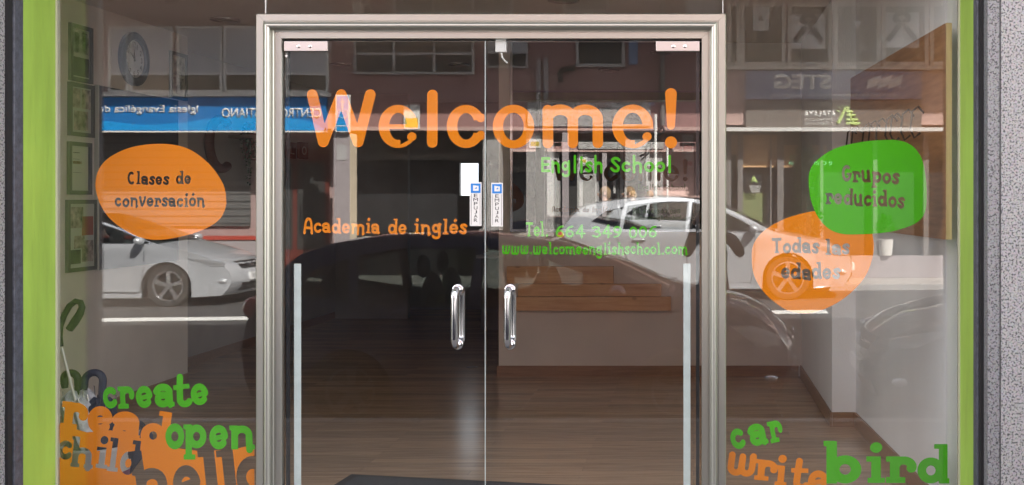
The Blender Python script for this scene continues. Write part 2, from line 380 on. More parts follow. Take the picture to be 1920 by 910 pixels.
def text(name, s, m, parent, o, U, V, w=None, h=None, thick=.004, weight=0):
    """set type whose inked box starts at o (lower start corner), w or h sizes it"""
    cu = bpy.data.curves.new(name, 'FONT'); cu.body = s; cu.size = 1; cu.offset = weight
    t = bpy.data.objects.new('tmp', cu); COL.objects.link(t); dg = bpy.context.evaluated_depsgraph_get(); dg.update()
    me = bpy.data.meshes.new_from_object(t.evaluated_get(dg)); bpy.data.objects.remove(t); bpy.data.curves.remove(cu)
    c = np.array([v.co[:2] for v in me.vertices]); lo, hi = c.min(0), c.max(0)
    kx = (w/(hi[0]-lo[0])) if w else None; ky = (h/(hi[1]-lo[1])) if h else None
    kx = kx or ky; ky = ky or kx
    bm = bmesh.new(); bm.from_mesh(me); bmesh.ops.remove_doubles(bm, verts=bm.verts, dist=1e-5)
    r = bmesh.ops.extrude_face_region(bm, geom=bm.faces[:]); N = Vector(U).cross(Vector(V))
    up = {g for g in r['geom'] if isinstance(g, bmesh.types.BMVert)}
    off = Vector((0, 0, 0)); q = parent
    while q is not None: off += WL.get(q, Vector((0,0,0))); q = q.parent
    for v in bm.verts:
        v.co = Vector(o)+Vector(U)*((v.co.x-lo[0])*kx)+Vector(V)*((v.co.y-lo[1])*ky)+(N*thick if v in up else Vector((0,0,0)))-off
    bmesh.ops.recalc_face_normals(bm, faces=bm.faces); bm.to_mesh(me); bm.free()
    me.materials.clear(); me.materials.append(M[m]); me.name = name
    ob = bpy.data.objects.new(name, me); COL.objects.link(ob); ob.parent = parent
    return ob
UX, UZ, UB = (1, 0, 0), (0, 0, 1), (-1, 0, 0)

# ------------------------------------------------------------------ materials
granite('granite', (.385,.365,.37), (.20,.19,.205), (.055,.055,.075), 112)
granite('granite_edge', (.26,.255,.28), (.17,.17,.19), (.05,.05,.065), 120)
granite('granite_dark', (.20,.19,.20), (.13,.125,.135), (.04,.04,.05), 90)
granite('granite_street', (.50,.46,.44), (.32,.29,.28), (.08,.08,.08), 55)
mat('dark_stone', (.075,.08,.10), .5, var=.35, vscale=40, bump=.3, bscale=90)
mat('green_paint', (.34,.52,.085), .5, var=.13, vscale=9, bump=.3, bscale=30, stretch=(1,1,.22))
mat('pale_trim', (.55,.53,.42), .5)
mat('aluminium', (.48,.475,.43), .36, metal=.9)
mat('steel', (.78,.74,.73), .22, metal=1)
mat('brushed_steel', (.62,.57,.55), .42, metal=1)
mat('chrome', (.68,.68,.71), .13, metal=1)
mat('rubber', (.012,.012,.014), .7)
mat('orange_vinyl', (.80,.235,.004), .55, var=.03, vscale=3, spec=.12)
mat('green_vinyl', (.075,.46,.004), .55, var=.03, vscale=3, spec=.12)
mat('white_plastic', (.78,.78,.76), .4)
mat('guard_plastic', (.62,.70,.69), .5, var=.06, vscale=20)
mat('sign_white', (.72,.71,.69), .45)
mat('sign_blue', (.015,.20,.62), .4)
mat('ink', (.02,.02,.025), .5)
thin_glass('shop_glass', (.965,.972,.968), .058, smudge=.0042)
mat('glass_edge', (.10,.20,.18), .2)
wood('laminate', (.62,.435,.285), (.42,.285,.18), 0, 1.0, .19, knots=False, plank=.095)
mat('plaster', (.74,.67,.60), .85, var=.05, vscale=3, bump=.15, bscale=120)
mat('plaster_white', (.86,.85,.85), .85, var=.04, vscale=2.5, bump=.15, bscale=120, stretch=(1,1,.3))
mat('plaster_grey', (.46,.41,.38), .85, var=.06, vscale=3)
mat('ceiling_white', (.82,.78,.74), .9)
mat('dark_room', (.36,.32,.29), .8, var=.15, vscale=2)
wood('skirting_wood', (.36,.20,.11), (.25,.135,.07), 0, 1, .4, knots=False)
wood('pine', (.78,.48,.26), (.62,.34,.16), 0, 1, .45)
wood('board_wood', (.50,.245,.105), (.35,.155,.06), 1, .8, .4, knots=False)
wood('board_edge', (.66,.47,.26), (.52,.35,.18), 2, 1, .5, knots=False)
mat('hook_brown', (.07,.045,.03), .5)
mat('blackboard', (.035,.036,.04), .55, var=.2, vscale=5)
mat('frame_grey', (.13,.135,.11), .45)
mat('mount', (.52,.52,.44), .6)
mat('photo_a', (.42,.42,.36), .4, var=.85, vscale=14)
mat('photo_b', (.36,.30,.24), .4, var=.9, vscale=18)
mat('paper', (.55,.55,.46), .7)
mat('clock_blue', (.05,.075,.12), .4)
mat('clock_face', (.72,.74,.76), .5)
mat('letter_red', (.16,.045,.03), .6)
mat('plant_green', (.03,.085,.03), .6, var=.5, vscale=20)
mat('conifer', (.035,.085,.035), .7, var=.5, vscale=14)
mat('mat_grey', (.045,.05,.06), .95, var=.3, vscale=120, bump=.5, bscale=300)
mat('bucket_white', (.74,.74,.74), .4)
mat('bucket_print', (.30,.10,.22), .5, var=.3, vscale=10)
mat('umbrella_black', (.015,.016,.022), .7, bump=.4, bscale=20)
mat('umbrella_navy', (.02,.028,.06), .7, bump=.4, bscale=20)
mat('umbrella_green', (.008,.020,.013), .45)
mat('umbrella_floral', (.66,.66,.72), .7, var=.45, vscale=22)
mat('shaft_white', (.75,.72,.66), .4)
m = mat('wall_mirror', (.18,.18,.18), .0, metal=1)
mat('asphalt', (.052,.050,.050), .85, var=.25, vscale=3, bump=.4, bscale=150)
mat('road_paint', (.72,.72,.70), .7, var=.12, vscale=12)
mat('concrete', (.42,.40,.38), .85, var=.12, vscale=4, bump=.2, bscale=80)
def paving(name, a, b, size):
    m = mat(name, a, .85); n = m.node_tree.nodes; l = m.node_tree.links; p = n['Principled BSDF']
    tc = n.new('ShaderNodeTexCoord'); bk = n.new('ShaderNodeTexBrick'); bk.inputs['Scale'].default_value = 1
    bk.inputs['Brick Width'].default_value = size*2; bk.inputs['Row Height'].default_value = size; bk.inputs['Mortar Size'].default_value = .008
    bk.inputs['Color1'].default_value = (*a, 1); bk.inputs['Color2'].default_value = (*b, 1); bk.inputs['Mortar'].default_value = (.12, .11, .10, 1)
    l.new(tc.outputs['Object'], bk.inputs['Vector']); l.new(bk.outputs['Color'], p.inputs['Base Color'])
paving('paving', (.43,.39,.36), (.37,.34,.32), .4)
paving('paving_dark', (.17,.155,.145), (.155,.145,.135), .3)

# ------------------------------------------------------------------ setting: street
def slab(name, mb, m, **k): return tag(mb.build(name, m, **k), kind='structure')
def zroad(y, x=1.0): return -.30 + (.26 if y < -12 else .26*(-3.2-y)/8.8) + (.0115*max(-24, min(24, x-1.0)) if y < -6 else 0)
g = MB(); ys = [-3.2, -7.0, -12.0, -13.7]; xs_ = [-60, -23, 25, 60]
for a, b in zip(ys[:-1], ys[1:]):
    for x0, x1 in zip(xs_[:-1], xs_[1:]):
        g.add([(x0,a,zroad(a,x0)),(x1,a,zroad(a,x1)),(x1,b,zroad(b,x1)),(x0,b,zroad(b,x0))], [(0,1,2,3)])
g.open = True; road = slab('road', g, 'asphalt')
g = MB(); g.open = True
g.add([(-120,-120,-.6),(120,-120,-.6),(120,120,-.6),(-120,120,-.6)], [(0,1,2,3)]); slab('ground', g, 'concrete')
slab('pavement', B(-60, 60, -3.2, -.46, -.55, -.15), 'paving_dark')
slab('doorstep', B(-3.6, 1.9, -.456, .03, -.55, -.006), 'granite_dark')
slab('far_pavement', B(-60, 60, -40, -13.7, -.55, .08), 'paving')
slab('kerb', B(-60, 60, -3.34, -3.204, -.5, -.148), 'granite_street')
slab('far_kerb', B(-60, 60, -13.696, -13.56, -.5, .084), 'granite_street')
def stripe(x0, x1, y0, y1):
    g = MB(); g.open = True; g.add([(x0,y0,zroad(y0,x0)+.005),(x1,y0,zroad(y0,x1)+.005),(x1,y1,zroad(y1,x1)+.005),(x0,y1,zroad(y1,x0)+.005)], [(0,1,2,3)]); return g
slab('parking_line', stripe(-22, 1.95, -10.72, -10.34), 'road_paint')

# ------------------------------------------------------------------ the shop front
XL, XR = -3.0, 1.262          # clear opening
GT = 2.85                     # top of the glazing
shop = thing('shop_building', (0, .6, 0), 'granite clad building over the shop, grey stone above the glazed front', 'building')
B(-30, -4.402, -.44, .155, -.5, 11.9).build('wall', 'granite', shop)
B(-30, -5.402, .157, 14, -.5, 11.9).build('wall', 'granite', shop)
B(XR+1.4, 30, -.44, 14, -.5, 11.9).build('wall', 'granite', shop)
B(-4.4, XR+1.4, -.10, 14, 3.12, 11.9).build('wall', 'granite', shop)
B(-4.4, XR+1.4, -.438, -.102, GT+.12, 11.9).build('fascia', 'granite', shop)
lp = one('granite_pillar', B(-4.4, XL-.006, -.425, -.002, -.15, GT+.117), 'granite', 'speckled grey granite pillar beside the wide light green jamb', 'pillar', bevel=.004)
rp_ = one('granite_pillar', B(XR+.062, XR+1.4, -.412, -.002, -.15, GT+.117), 'granite', 'speckled pinkish granite pillar beside the wooden board side of the shop front', 'pillar', bevel=.004)
B(XR+.006, XR+.059, -.405, -.002, -.15, GT+.117).build('edge_slab', 'granite_edge', rp_, bevel=.003)
for x, sg, lab in ((XL, 1, 'bright green painted window jamb with grey stone edge, on the umbrella side'), (XR, -1, 'bright green painted window jamb with grey stone edge, on the wooden board side')):
    j = thing('window_jamb', (x, -.2, -.0), lab, 'jamb', 'painted window jambs')
    B(x-.004*sg, x+.012*sg, -.243, -.004, 0, GT).build('green_face', 'green_paint', j)
    B(x-.004*sg, x+.015*sg, -.310, -.246, 0, GT).build('stone_edge', 'dark_stone', j, bevel=.004)
    B(x-.004*sg, x+.008*sg, -.345, -.313, 0, GT).build('steel_channel', 'rubber', j)
    B(x-.002*sg, x+.02*sg, -.003, .02, 0, GT).build('glazing_bead', 'pale_trim', j)
one('window_head', B(XL+.02, XR-.02, -.262, .02, GT-.002, GT+.1), 'green_paint', 'green painted lintel board over the glazing', 'lintel')

# glazing: three fixed panes and two door leaves
G0, G1 = .0, .010
FX0, FZ = gp(485)[0], gp(0, 28)[1]; FX1 = gp(1361)[0]
def pane(name, x0, x1, z0, z1, label, y=0, cat='glass pane'):
    t = thing(name, ((x0+x1)/2, y+.005, z0), label, cat)
    B(x0, x1, y+G0, y+G1, z0, z1).build('glass', 'shop_glass', t)
    return t
P_left = pane('window_pane', XL+.022, FX0+.030, 0.0, GT-.004, 'large clear window pane with orange conversation bubble and stacked word lettering', cat='window pane')
P_right = pane('window_pane', FX1-.012, XR-.022, 0.0, GT-.004, 'large clear window pane with green and orange bubbles beside the wooden board', cat='window pane')
P_top = pane('transom_pane', FX0+.034, FX1-.016, FZ-.05, GT-.004, 'narrow clear transom pane above the double door', cat='window pane')
for x, lab in ((FX0+.032, 'thin pale silicone joint between transom and orange bubble pane'), (FX1-.014, 'thin pale silicone joint between transom and green bubble pane')):
    one('silicone_joint', B(x-.0018, x+.0018, -.001, .011, FZ-.045, GT-.006), 'white_plastic', lab, 'sealant joint')

# aluminium door frame: one mitred section run up, across and down
def frame_section():
    # (inward distance from the outer edge, depth toward the street)
    p = [(0, .02), (0, -.030), (.004, -.034), (.034, -.034), (.036, -.030), (.040, -.030)]
    for i in range(9):
        a = math.pi*(1-i/8); p.append((.056+.016*math.cos(a), -.034-.022*math.sin(a)))
    p += [(.072, -.014), (.076, -.010), (.082, -.010), (.084, -.014), (.112, -.014), (.114, -.010), (.114, .02)]
    return p
sec = frame_section(); k = len(sec)
door_frame = thing('door_frame', ((FX0+FX1)/2, -.02, 0), 'champagne aluminium frame with rounded moulding around the double glass door', 'door frame')
def run(corner_a, dir_a, corner_b, dir_b):
    vs = [(corner_a[0]+dir_a[0]*u, v, corner_a[1]+dir_a[1]*u) for u, v in sec] + [(corner_b[0]+dir_b[0]*u, v, corner_b[1]+dir_b[1]*u) for u, v in sec]
    return MB().add(vs, [(i, i+k, (i+1) % k+k, (i+1) % k) for i in range(k)]+[tuple(range(k)), tuple(range(2*k-1, k-1, -1))])
run((FX0, -.004), (1, 0), (FX0, FZ-.0004), (1, -1)).build('jamb', 'aluminium', door_frame, smooth=35)
run((FX1, -.004), (-1, 0), (FX1, FZ-.0004), (-1, -1)).build('jamb', 'aluminium', door_frame, smooth=35)
run((FX0+.0010, FZ), (1, -1), (FX1-.0010, FZ), (-1, -1)).build('head', 'aluminium', door_frame, smooth=35)

DX0, DX1, DZ = FX0+.122, FX1-.122, FZ-.122
DM = gp(911)[0]
leaves = []
for x0, x1, lab in ((DX0, DM-.002, 'frameless glass door leaf carrying the start of the orange welcome lettering'), (DM+.002, DX1, 'frameless glass door leaf carrying the green phone number lettering')):
    t = thing('glass_door', ((x0+x1)/2, .005, 0.005), lab, 'glass door'); leaves.append(t)
    B(x0, x1, 0, .010, .008, DZ).build('glass', 'shop_glass', t)
DL, DR = leaves
B(DM-.0045, DM-.0022, -.0005, .0105, .01, DZ).build('edge_strip', 'guard_plastic', DL)
one('door_gap_seal', B(DX0-.006, DX1+.006, .012, .03, DZ+.003, DZ+.013), 'rubber', 'black rubber seal along the door frame head', 'door seal')
for t, x in ((DL, DX0), (DR, DX1)):
    sg = 1 if t is DL else -1
    pf = B(x+.002*sg, x+(gp(605)[0]-gp(527)[0]+.01)*sg, -.014, -.001, DZ-.050, DZ-.004).build('patch_fitting', 'brushed_steel', t, bevel=.002)
    for q in (.07, .124):
        MB().lathe((x+q*sg, -.0142, DZ-.028), (0,-1,0), [(0, .0085), (.002, .0085), (.0035, .006), (.004, 0)], 16).build('bolt', 'steel', pf, smooth=40)
    B(x+.018*sg, x+.002*sg, .012, .02, .01, DZ-.05).build('edge_seal', 'rubber', t)
for t, px in ((DL, 556), (DR, 1288)):
    x = gp(px)[0]; B(x-.0165, x+.0165, .012, .016, .01, gp(0, 495)[1]).build('finger_guard', 'guard_plastic', t, bevel=.001)
for t, px in ((DL, 860), (DR, 958)):
    x, zt = gp(px, 537); zb = gp(px, 652)[1]; x -= .004
    for yy, s_ in ((-.0, -1), (.010, 1)):
        y1 = yy + s_*.072; r = .0158
        pts = [(x, yy, zt-.03)]
        for i in range(9):
            a = math.pi/2*i/8; pts.append((x, y1-s_*.034*(1-math.sin(a)), zt-.03+.0*a+.0*(1-math.cos(a)) - .034*(1-math.cos(a))))
        for i in range(9):
            a = math.pi/2*i/8; pts.append((x, y1-s_*.034*(1-math.cos(a)), zb+.03+.034*(1-math.sin(a))))
        pts.append((x, yy, zb+.03))
        pts = [(p[0], p[1], p[2]+ (.015 if p[2] > (zt+zb)/2 else -.015)) for p in pts]
        hd = MB().tube(pts, r, 18).build('handle', 'chrome', t, smooth=50)
        for z in (zt-.015, zb+.015):
            MB().lathe((x, yy, z), (0, s_, 0), [(0, .024), (.006, .024), (.008, .020), (.008, .0)], 24).build('rosette', 'chrome', hd, smooth=40)
# push stickers
for t, px, py in ((DL, 892, 342), (DR, 932, 343)):
    x0, z1 = gp(px-11, py); x1, z0 = gp(px+11, py+82)
    st = B(x0, x1, -.0012, -.0002, z0, z1).build('push_sticker', 'sign_white', t)
    bx0, bz1 = gp(px-9, py+2.5); bx1, bz0 = gp(px+9, py+20)
    B(bx0, bx1, -.0022, -.0014, bz0, bz1).build('pictogram_panel', 'sign_blue', st)
    cx, cz = gp(px, py+11)
    MB().prism([(-.012,.014),(.014,.010),(.014,-.013),(-.012,-.013)], (cx, -.0024, cz), UX, UZ, (0,-1,0), .0006).build('pictogram', 'sign_white', st)
    MB().prism([(-.004,-.003),(.002,.004),(.006,.004),(.006,-.003)], (cx, -.0034, cz), UX, UZ, (0,-1,0), .0006).build('pictogram', 'sign_blue', st)
    for i, ch in enumerate('EMPUJAR'):
        gx, gz = gp(px-4, py+28+i*7.7); wd = dict(J=.012, M=.021).get(ch, .0165)
        text('letter', ch, 'ink', st, (cx-wd/2, -.0016, gz), UX, UZ, w=wd, h=.0155, thick=.0005)
    for xx in (bx0+.002, bx1-.002): B(xx-.0006, xx+.0006, -.0020, -.0014, z0+.006, bz0-.004).build('border_line', 'ink', st)
# door contact sensor with its wire
sn = thing('door_sensor', (gp(938)[0], .012, gp(0, 97)[1]), 'small white alarm contact box with a curled wire at the top of the doors', 'sensor')
x0, z1 = gp(928, 73); x1, z0 = gp(948, 97); B(x0, x1, .0115, .032, z0, z1).build('housing', 'white_plastic', sn, bevel=.002)
MB().tube([(*gp(939,98)[:1], .02, gp(0,98)[1]), (gp(940)[0], .02, gp(0,106)[1]), (gp(944)[0], .022, gp(0,112)[1]), (gp(950)[0], .024, gp(0,117)[1])], .004, 8).build('wire', 'white_plastic', sn, smooth=60)
x, z = gp(537, 105); MB().prism([(0,.008),(.008,0),(0,-.008),(-.008,0)], (x, -.0003, z), UX, UZ, (0,-1,0), .0006).build('sticker', 'sign_white', DL)

# ------------------------------------------------------------------ cut vinyl on the inside of the glass
def on_glass(y): return lambda px, py: (*gp(px, py), y)
VY = .0108
def vinyl(name, F, X, Y, m, parent, label=None, y=VY):
    o = sheet(name, X, Y, F, on_glass(y), m, parent)
    if label: o['label'] = label
    return o
def letters(spec, m, parent, label, pad=14, st=.6, wt=.31, y=VY):
    xs = [a[1] for a in spec]+[a[2] for a in spec]; b = [a[3] for a in spec]; hh = max(a[4] for a in spec)
    X, Y = grid(min(xs)-pad, max(xs)+pad, min(b)-hh*1.8-pad, max(b)+hh*.7+pad, st); F = np.full(X.shape, 99.0)
    for ch, x0, x1, base, xh, rot in spec: F = np.minimum(F, letter_field(X, Y, ch, x0, x1, base, xh, rot, wt))
    vinyl('vinyl_word', F, X, Y, m, parent, label, y)
    return
# "Welcome!": rounded strokes
def strokes_field(X, Y, L):
    d = np.full(X.shape, 99.0)
    for pts, r in L:
        for a, b in zip(pts[:-1], pts[1:]):
            ra, rb = r if isinstance(r, tuple) else (r, r); d = np.minimum(d, seg(X, Y, a, b, ra, rb))
    return d
def oval(cx, cy, rx, ry, hx, hy): # ring thicker at the sides than at top and bottom
    def f(X, Y):
        o = (np.hypot((X-cx)/rx, (Y-cy)/ry)-1)*min(rx, ry); i = (np.hypot((X-cx)/(rx-hx), (Y-cy)/(ry-hy))-1)*min(rx-hx, ry-hy)
        return np.maximum(o, -i)
    return f
def e_field(X, Y, cx, cy, rx, ry):
    F = oval(cx, cy, rx, ry, 20, 15)(X, Y)
    cut = np.maximum(np.maximum(-(X-cx-4), (cy+4.2)-Y), Y-(cy+20)+ (X-cx-30)*.55)    # the mouth of the e
    F = np.maximum(F, -cut)
    F = np.minimum(F, strokes_field(X, Y, [([(cx-rx+12, cy+.2), (cx+rx-9.5, cy+.2)], 4.2)]))
    return np.minimum(F, strokes_field(X, Y, [([(cx+rx-12, cy+19.5), (cx+rx-11, cy+19)], 8.2)]))
X, Y = grid(566, 908, 160, 284, .7)
F = strokes_field(X, Y, [([(584,177.5),(604.7,266)], 10.2), ([(604.7,266),(638.6,177.5)], 10.2), ([(638.6,177.5),(670,266)], 10.2), ([(670,266),(693,177.5)], 10.2), ([(809.8,178),(809.4,267)], 10)])
F = np.minimum(F, e_field(X, Y, 745.5, 237, 37, 40.5))
c = oval(873, 237, 36.5, 40.5, 20, 15.5)(X, Y); c = np.maximum(c, -np.maximum(np.abs(Y-237.5)-8-(X-880)*.38, -(X-876)))
c = np.minimum(c, strokes_field(X, Y, [([(900,220.5),(900.5,220.8)], 8.6), ([(900.5,254),(901,253.6)], 8.6)]))
vinyl('vinyl_word', np.minimum(F, c), X, Y, 'orange_vinyl', DL, 'first half of the big orange rounded welcome lettering')
X, Y = grid(912, 1285, 155, 284, .7)
F = oval(962, 237.3, 39, 41, 19.5, 15)(X, Y)
def arch(cx0, cx1, cy, ry): return [((cx0+cx1)/2-(cx1-cx0)/2*math.cos(math.pi*i/14), cy-ry*math.sin(math.pi*i/14)) for i in range(15)]
F = np.minimum(F, strokes_field(X, Y, [([(1026.5,206.5),(1026.8,268)], 10), (arch(1026.5,1073.5,224,18.5)+[(1073.5,268)], 9.8), (arch(1073.5,1120.5,224,18.5)+[(1120.5,268)], 9.8), ([(1026.5,206.5),(1027,224)], 9.8)]))
F = np.minimum(F, e_field(X, Y, 1186, 237, 38.5, 41))
F = np.minimum(F, strokes_field(X, Y, [([(1258,176),(1258,235.5)], (11, 7.4)), ([(1258,267),(1258.2,267)], 11.2)]))
vinyl('vinyl_word', F, X, Y, 'orange_vinyl', DR, 'second half of the big orange rounded welcome lettering')
def line(parts, m, parent, label, st=.45, y=VY):
    xs = [p[1] for p in parts]+[p[2] for p in parts]; bs = [p[3] for p in parts]; xh = max(p[4] for p in parts)
    X, Y = grid(min(xs)-8, max(xs)+8, min(bs)-xh*1.75-5, max(bs)+xh*.7+6, st); F = np.full(X.shape, 99.0)
    for tx, x0, x1, b, h, wt, fk in parts: F = np.minimum(F, word_field(X, Y, tx, x0, x1, b, h, 0, wt, fk))
    vinyl('vinyl_word', F, X, Y, m, parent, label, y)
line([('Academia', 567, 711, 438, 19.5, .27, True), ('de', 726, 761, 439, 19.5, .27, True), ('ingl\u00e9s', 775, 875, 439.5, 19.5, .27, True)], 'orange_vinyl', DL, 'small orange funky lettering under the welcome word')
line([('English', 1014, 1131, 323, 20, .26, False), ('School', 1144, 1261, 323, 20, .26, False)], 'green_vinyl', DR, 'green rounded lettering right under the welcome word')
line([('Tel.', 984, 1028, 444, 19, .26, True), ('664', 1041, 1096, 446, 15.5, .24, True), ('349', 1110, 1165, 446, 15.5, .24, True), ('006', 1178, 1232, 446, 15.5, .24, True)], 'green_vinyl', DR, 'green phone number lettering')
line([('www.welcomeenglishschool.com', 940, 1289, 478, 15.5, .27, True)], 'green_vinyl', DR, 'green web address lettering')

# orange bubble with cut-out words
def px(o, s, P): return [(o[0]+a/s, o[1]+b/s) for a, b in P]
P = px((170,260), 4.55, [(30,385),(60,260),(150,160),(300,85),(450,52),(600,44),(740,60),(860,105),(980,195),(1070,300),(1130,410),(1148,520),(1140,600),(1090,690),(990,760),(850,815),(700,850),(590,865),(480,860),(370,830),(260,770),(150,680),(80,580),(45,490)])
X, Y = grid(172, 427, 264, 456, .5); F = poly_field(X, Y, blob(P, 4))
W = np.minimum.reduce([word_field(X, Y, 'Clases', 237, 315, 346.4, 16.5, 0, .29), word_field(X, Y, 'de', 328, 356, 346, 16.5, 0, .29), word_field(X, Y, 'conversaci\u00f3n', 213, 382, 388, 17.5, 0, .29)])
vinyl('speech_bubble', np.maximum(F, -W), X, Y, 'orange_vinyl', P_left, 'orange speech bubble with conversation class words cut out')
P = px((1400,250), 2.6, [(303,240),(310,180),(345,130),(430,75),(560,42),(680,32),(760,38),(820,70),(858,130),(876,220),(880,320),(872,385),(840,430),(780,460),(680,485),(540,494),(460,490),(400,465),(350,410),(315,330)])
X, Y = grid(1512, 1744, 258, 445, .5); F = poly_field(X, Y, blob(P, 4))
W = np.minimum(word_field(X, Y, 'Grupos', 1579, 1687, 341, 21, 0, .29, base1=345), word_field(X, Y, 'reducidos', 1549, 1697, 384, 21, 0, .29, base1=391))
vinyl('speech_bubble', np.maximum(F, -W), X, Y, 'green_vinyl', P_right, 'green speech bubble with small group words cut out', VY)
P = px((1400,250), 2.6, [(25,600),(35,540),(80,480),(160,430),(240,400),(330,380),(440,375),(540,400),(600,450),(620,520),(622,570),(610,630),(580,700),(520,770),(440,830),(350,870),(290,880),(220,872),(150,835),(80,770),(35,690)])
X, Y = grid(1404, 1646, 388, 594, .5); F = poly_field(X, Y, blob(P, 4))
W = np.minimum.reduce([word_field(X, Y, 'Todas', 1448, 1536, 475, 20, 0, .29), word_field(X, Y, 'las', 1548, 1594, 478, 20, 0, .29), word_field(X, Y, 'edades', 1465, 1576, 524, 21, 0, .29)])
vinyl('speech_bubble', np.maximum(F, -W), X, Y, 'orange_vinyl', P_right, 'orange speech bubble with all ages words cut out, partly under the green one', VY+.0012)

# word stacks at the foot of the panes
letters([('c',192,218.5,768,41,4),('r',220,249,768,42,3),('e',253.5,285,767,42,3),('a',288.5,325,765,44,3),('t',324,356,766,41,3),('e',357,390,762,41,4)], 'green_vinyl', P_left, 'green word create', y=VY)
letters([('o',308,343.5,844,49,0),('p',342.5,386,842,45,0),('e',390.5,426,844,46,0),('n',429,474.5,844,45,0)], 'green_vinyl', P_left, 'green word open', y=VY)
X, Y = grid(100, 482, 738, 960, .6); F = np.full(X.shape, 99.0)
for ch, x0, x1, b, xh, rot in (('r',109,156,806,53,-6),('e',159,206,812,52,-6),('a',207,258,824,54,-6),('d',258,313,838,47,-8)):
    F = np.minimum(F, letter_field(X, Y, ch, x0, x1, b, xh, rot, .33))
F = np.minimum(F, poly_field(X, Y, [(109,797),(160,812),(205,808),(257,822),(309,839),(372,847),(429,845),(475,835),(475,952),(109,952)]))
C = np.full(X.shape, 99.0)
for ch, x0, x1, b, xh, rot in (('c',104,131,862,36,-5),('h',128,170,876,38,-6),('i',174,197,878,40,-7),('l',196,217,884,42,-7),('d',220,256,890,44,-7),('h',255,321,953,70,8),('e',326,378,948,72,6),('l',375,420,948,67,6),('l',410,455,948,67,6),('o',443,505,938,80,3)):
    C = np.minimum(C, letter_field(X, Y, ch, x0, x1, b, xh, rot, .30))
F = np.maximum(F, -C)
vinyl('vinyl_word', F, X, Y, 'orange_vinyl', P_left, 'orange word read over an orange field with child and hello cut out', y=VY+.0012)
letters([('c',1374,1401,846,39,12),('a',1409,1442,839,41,12),('r',1446,1471,833,41,12)], 'green_vinyl', P_right, 'green word car', y=VY)
letters([('w',1362,1419,892,39,-5),('r',1414,1454,901,39,-5),('i',1450,1474,911,38,-5),('t',1480,1514,919,39,-5),('e',1514,1553,924,42,-4)], 'orange_vinyl', P_right, 'orange word write', y=VY+.0012)
letters([('b',1546,1617,908,53,0),('i',1624,1659,907,50,0),('r',1662,1716,907,50,0),('d',1721,1780,908,49,0)], 'green_vinyl', P_right, 'large green word bird', y=VY)

# ------------------------------------------------------------------ interior of the shop
slab('shop_floor', B(-5.4, 1.9, .032, 15, -.5, 0), 'laminate')
slab('shop_ceiling', B(-5.4, 1.9, .162, 15, 2.95, 3.1), 'ceiling_white')
def skirt(mb, parent): return mb.build('skirting', 'skirting_wood', parent)
def iwall(name, mb, m, label, sk=None, loc=(0,0,0)):
    t = thing(name, loc, label, 'wall'); mb.build('plaster_face', m, t)
    if sk: skirt(sk, t)
    return t
# wall with the photos, then the deeper recess
iwall('interior_wall', B(-5.3, -4.3, .165, 4.07, 0, 2.947), 'plaster', 'beige plaster wall hung with the framed photos and the clock', B(-4.298, -4.286, .17, 4.068, .001, .09), (-4.3, 2, 0))
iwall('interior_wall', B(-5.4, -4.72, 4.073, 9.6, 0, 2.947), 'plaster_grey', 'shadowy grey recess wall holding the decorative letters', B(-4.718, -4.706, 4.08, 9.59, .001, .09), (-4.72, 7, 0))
# back of the room with a small bright opening
wy = 10.2; ox0, oz1 = dp(862, 306, wy); ox1, oz0 = dp(897, 367, wy)
g = MB().box(-5.3, ox0, wy, wy+.2, 0, 2.947).box(ox1, -1.5, wy, wy+.2, 0, 2.947).box(ox0, ox1, wy, wy+.2, 0, oz0).box(ox0, ox1, wy, wy+.2, oz1, 2.947)
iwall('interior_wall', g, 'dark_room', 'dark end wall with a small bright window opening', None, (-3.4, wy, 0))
mat('frosted', (.82,.91,1.0), .8, emit=.28)
wn = thing('rear_window', ((ox0+ox1)/2, wy+.1, oz0), 'small bright daylit window at the far end of the dark passage', 'window')
B(ox0+.002, ox1-.002, wy+.09, wy+.11, oz0+.002, oz1-.002).build('frosted_pane', 'frosted', wn)
# partition dividing the dark end and its door
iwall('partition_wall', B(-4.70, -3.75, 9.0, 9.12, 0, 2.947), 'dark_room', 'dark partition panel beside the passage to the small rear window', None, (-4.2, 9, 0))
mat('dark_door', (.10,.085,.075), .5); mat('dark_panel', (.24,.20,.17), .6)
dt = thing('interior_door', (-2.6, 9.9, 0), 'dark brown flush door in the passage end', 'door')
B(-2.85, -2.0, 9.9, 9.95, .002, 2.05).build('leaf', 'dark_door', dt); B(-2.93, -2.852, 9.88, 9.97, .002, 2.1).build('door_post', 'dark_panel', dt)
# counter with a pale worktop in the passage
ct = thing('counter', (-2.25, 8.2, 0), 'dark counter with a pale worktop deep in the passage', 'counter')
B(-2.55, -1.85, 7.8, 8.6, .002, .86).build('carcass', 'dark_panel', ct); B(-2.6, -1.8, 7.75, 8.65, .862, .90).build('worktop', 'plaster_white', ct)
# raised side: low wall with stepped pine boards and a mirror above
by = 4.43
iwall('interior_wall', B(-1.72, 1.8, by, by+.3, 0, 2.947), 'plaster', 'taupe plaster back wall below the stepped pine boards and the mirror', B(-1.735, .93, by-.014, by-.001, .001, .095), (-.4, by, 0))
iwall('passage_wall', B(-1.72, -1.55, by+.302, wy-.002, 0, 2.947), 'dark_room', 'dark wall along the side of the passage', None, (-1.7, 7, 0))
st = thing('pine_steps', (-.9, by, .6), 'stepped pine boards fixed against the taupe wall under the mirror', 'wooden steps')
for (x0, x1, y0, y1) in ((944, 1258, 557, 583), (971, 1240, 533, 556), (950, 1150, 500, 532)):
    a, z1 = dp(x0, y0, by-.06); b, z0 = dp(x1, y1, by-.06)
    B(a, b, by-.06, by-.002, z0, z1).build('board', 'pine', st, bevel=.002)
mx0, mz1 = dp(962, 40, by); mx1, mz0 = dp(1325, 430, by)
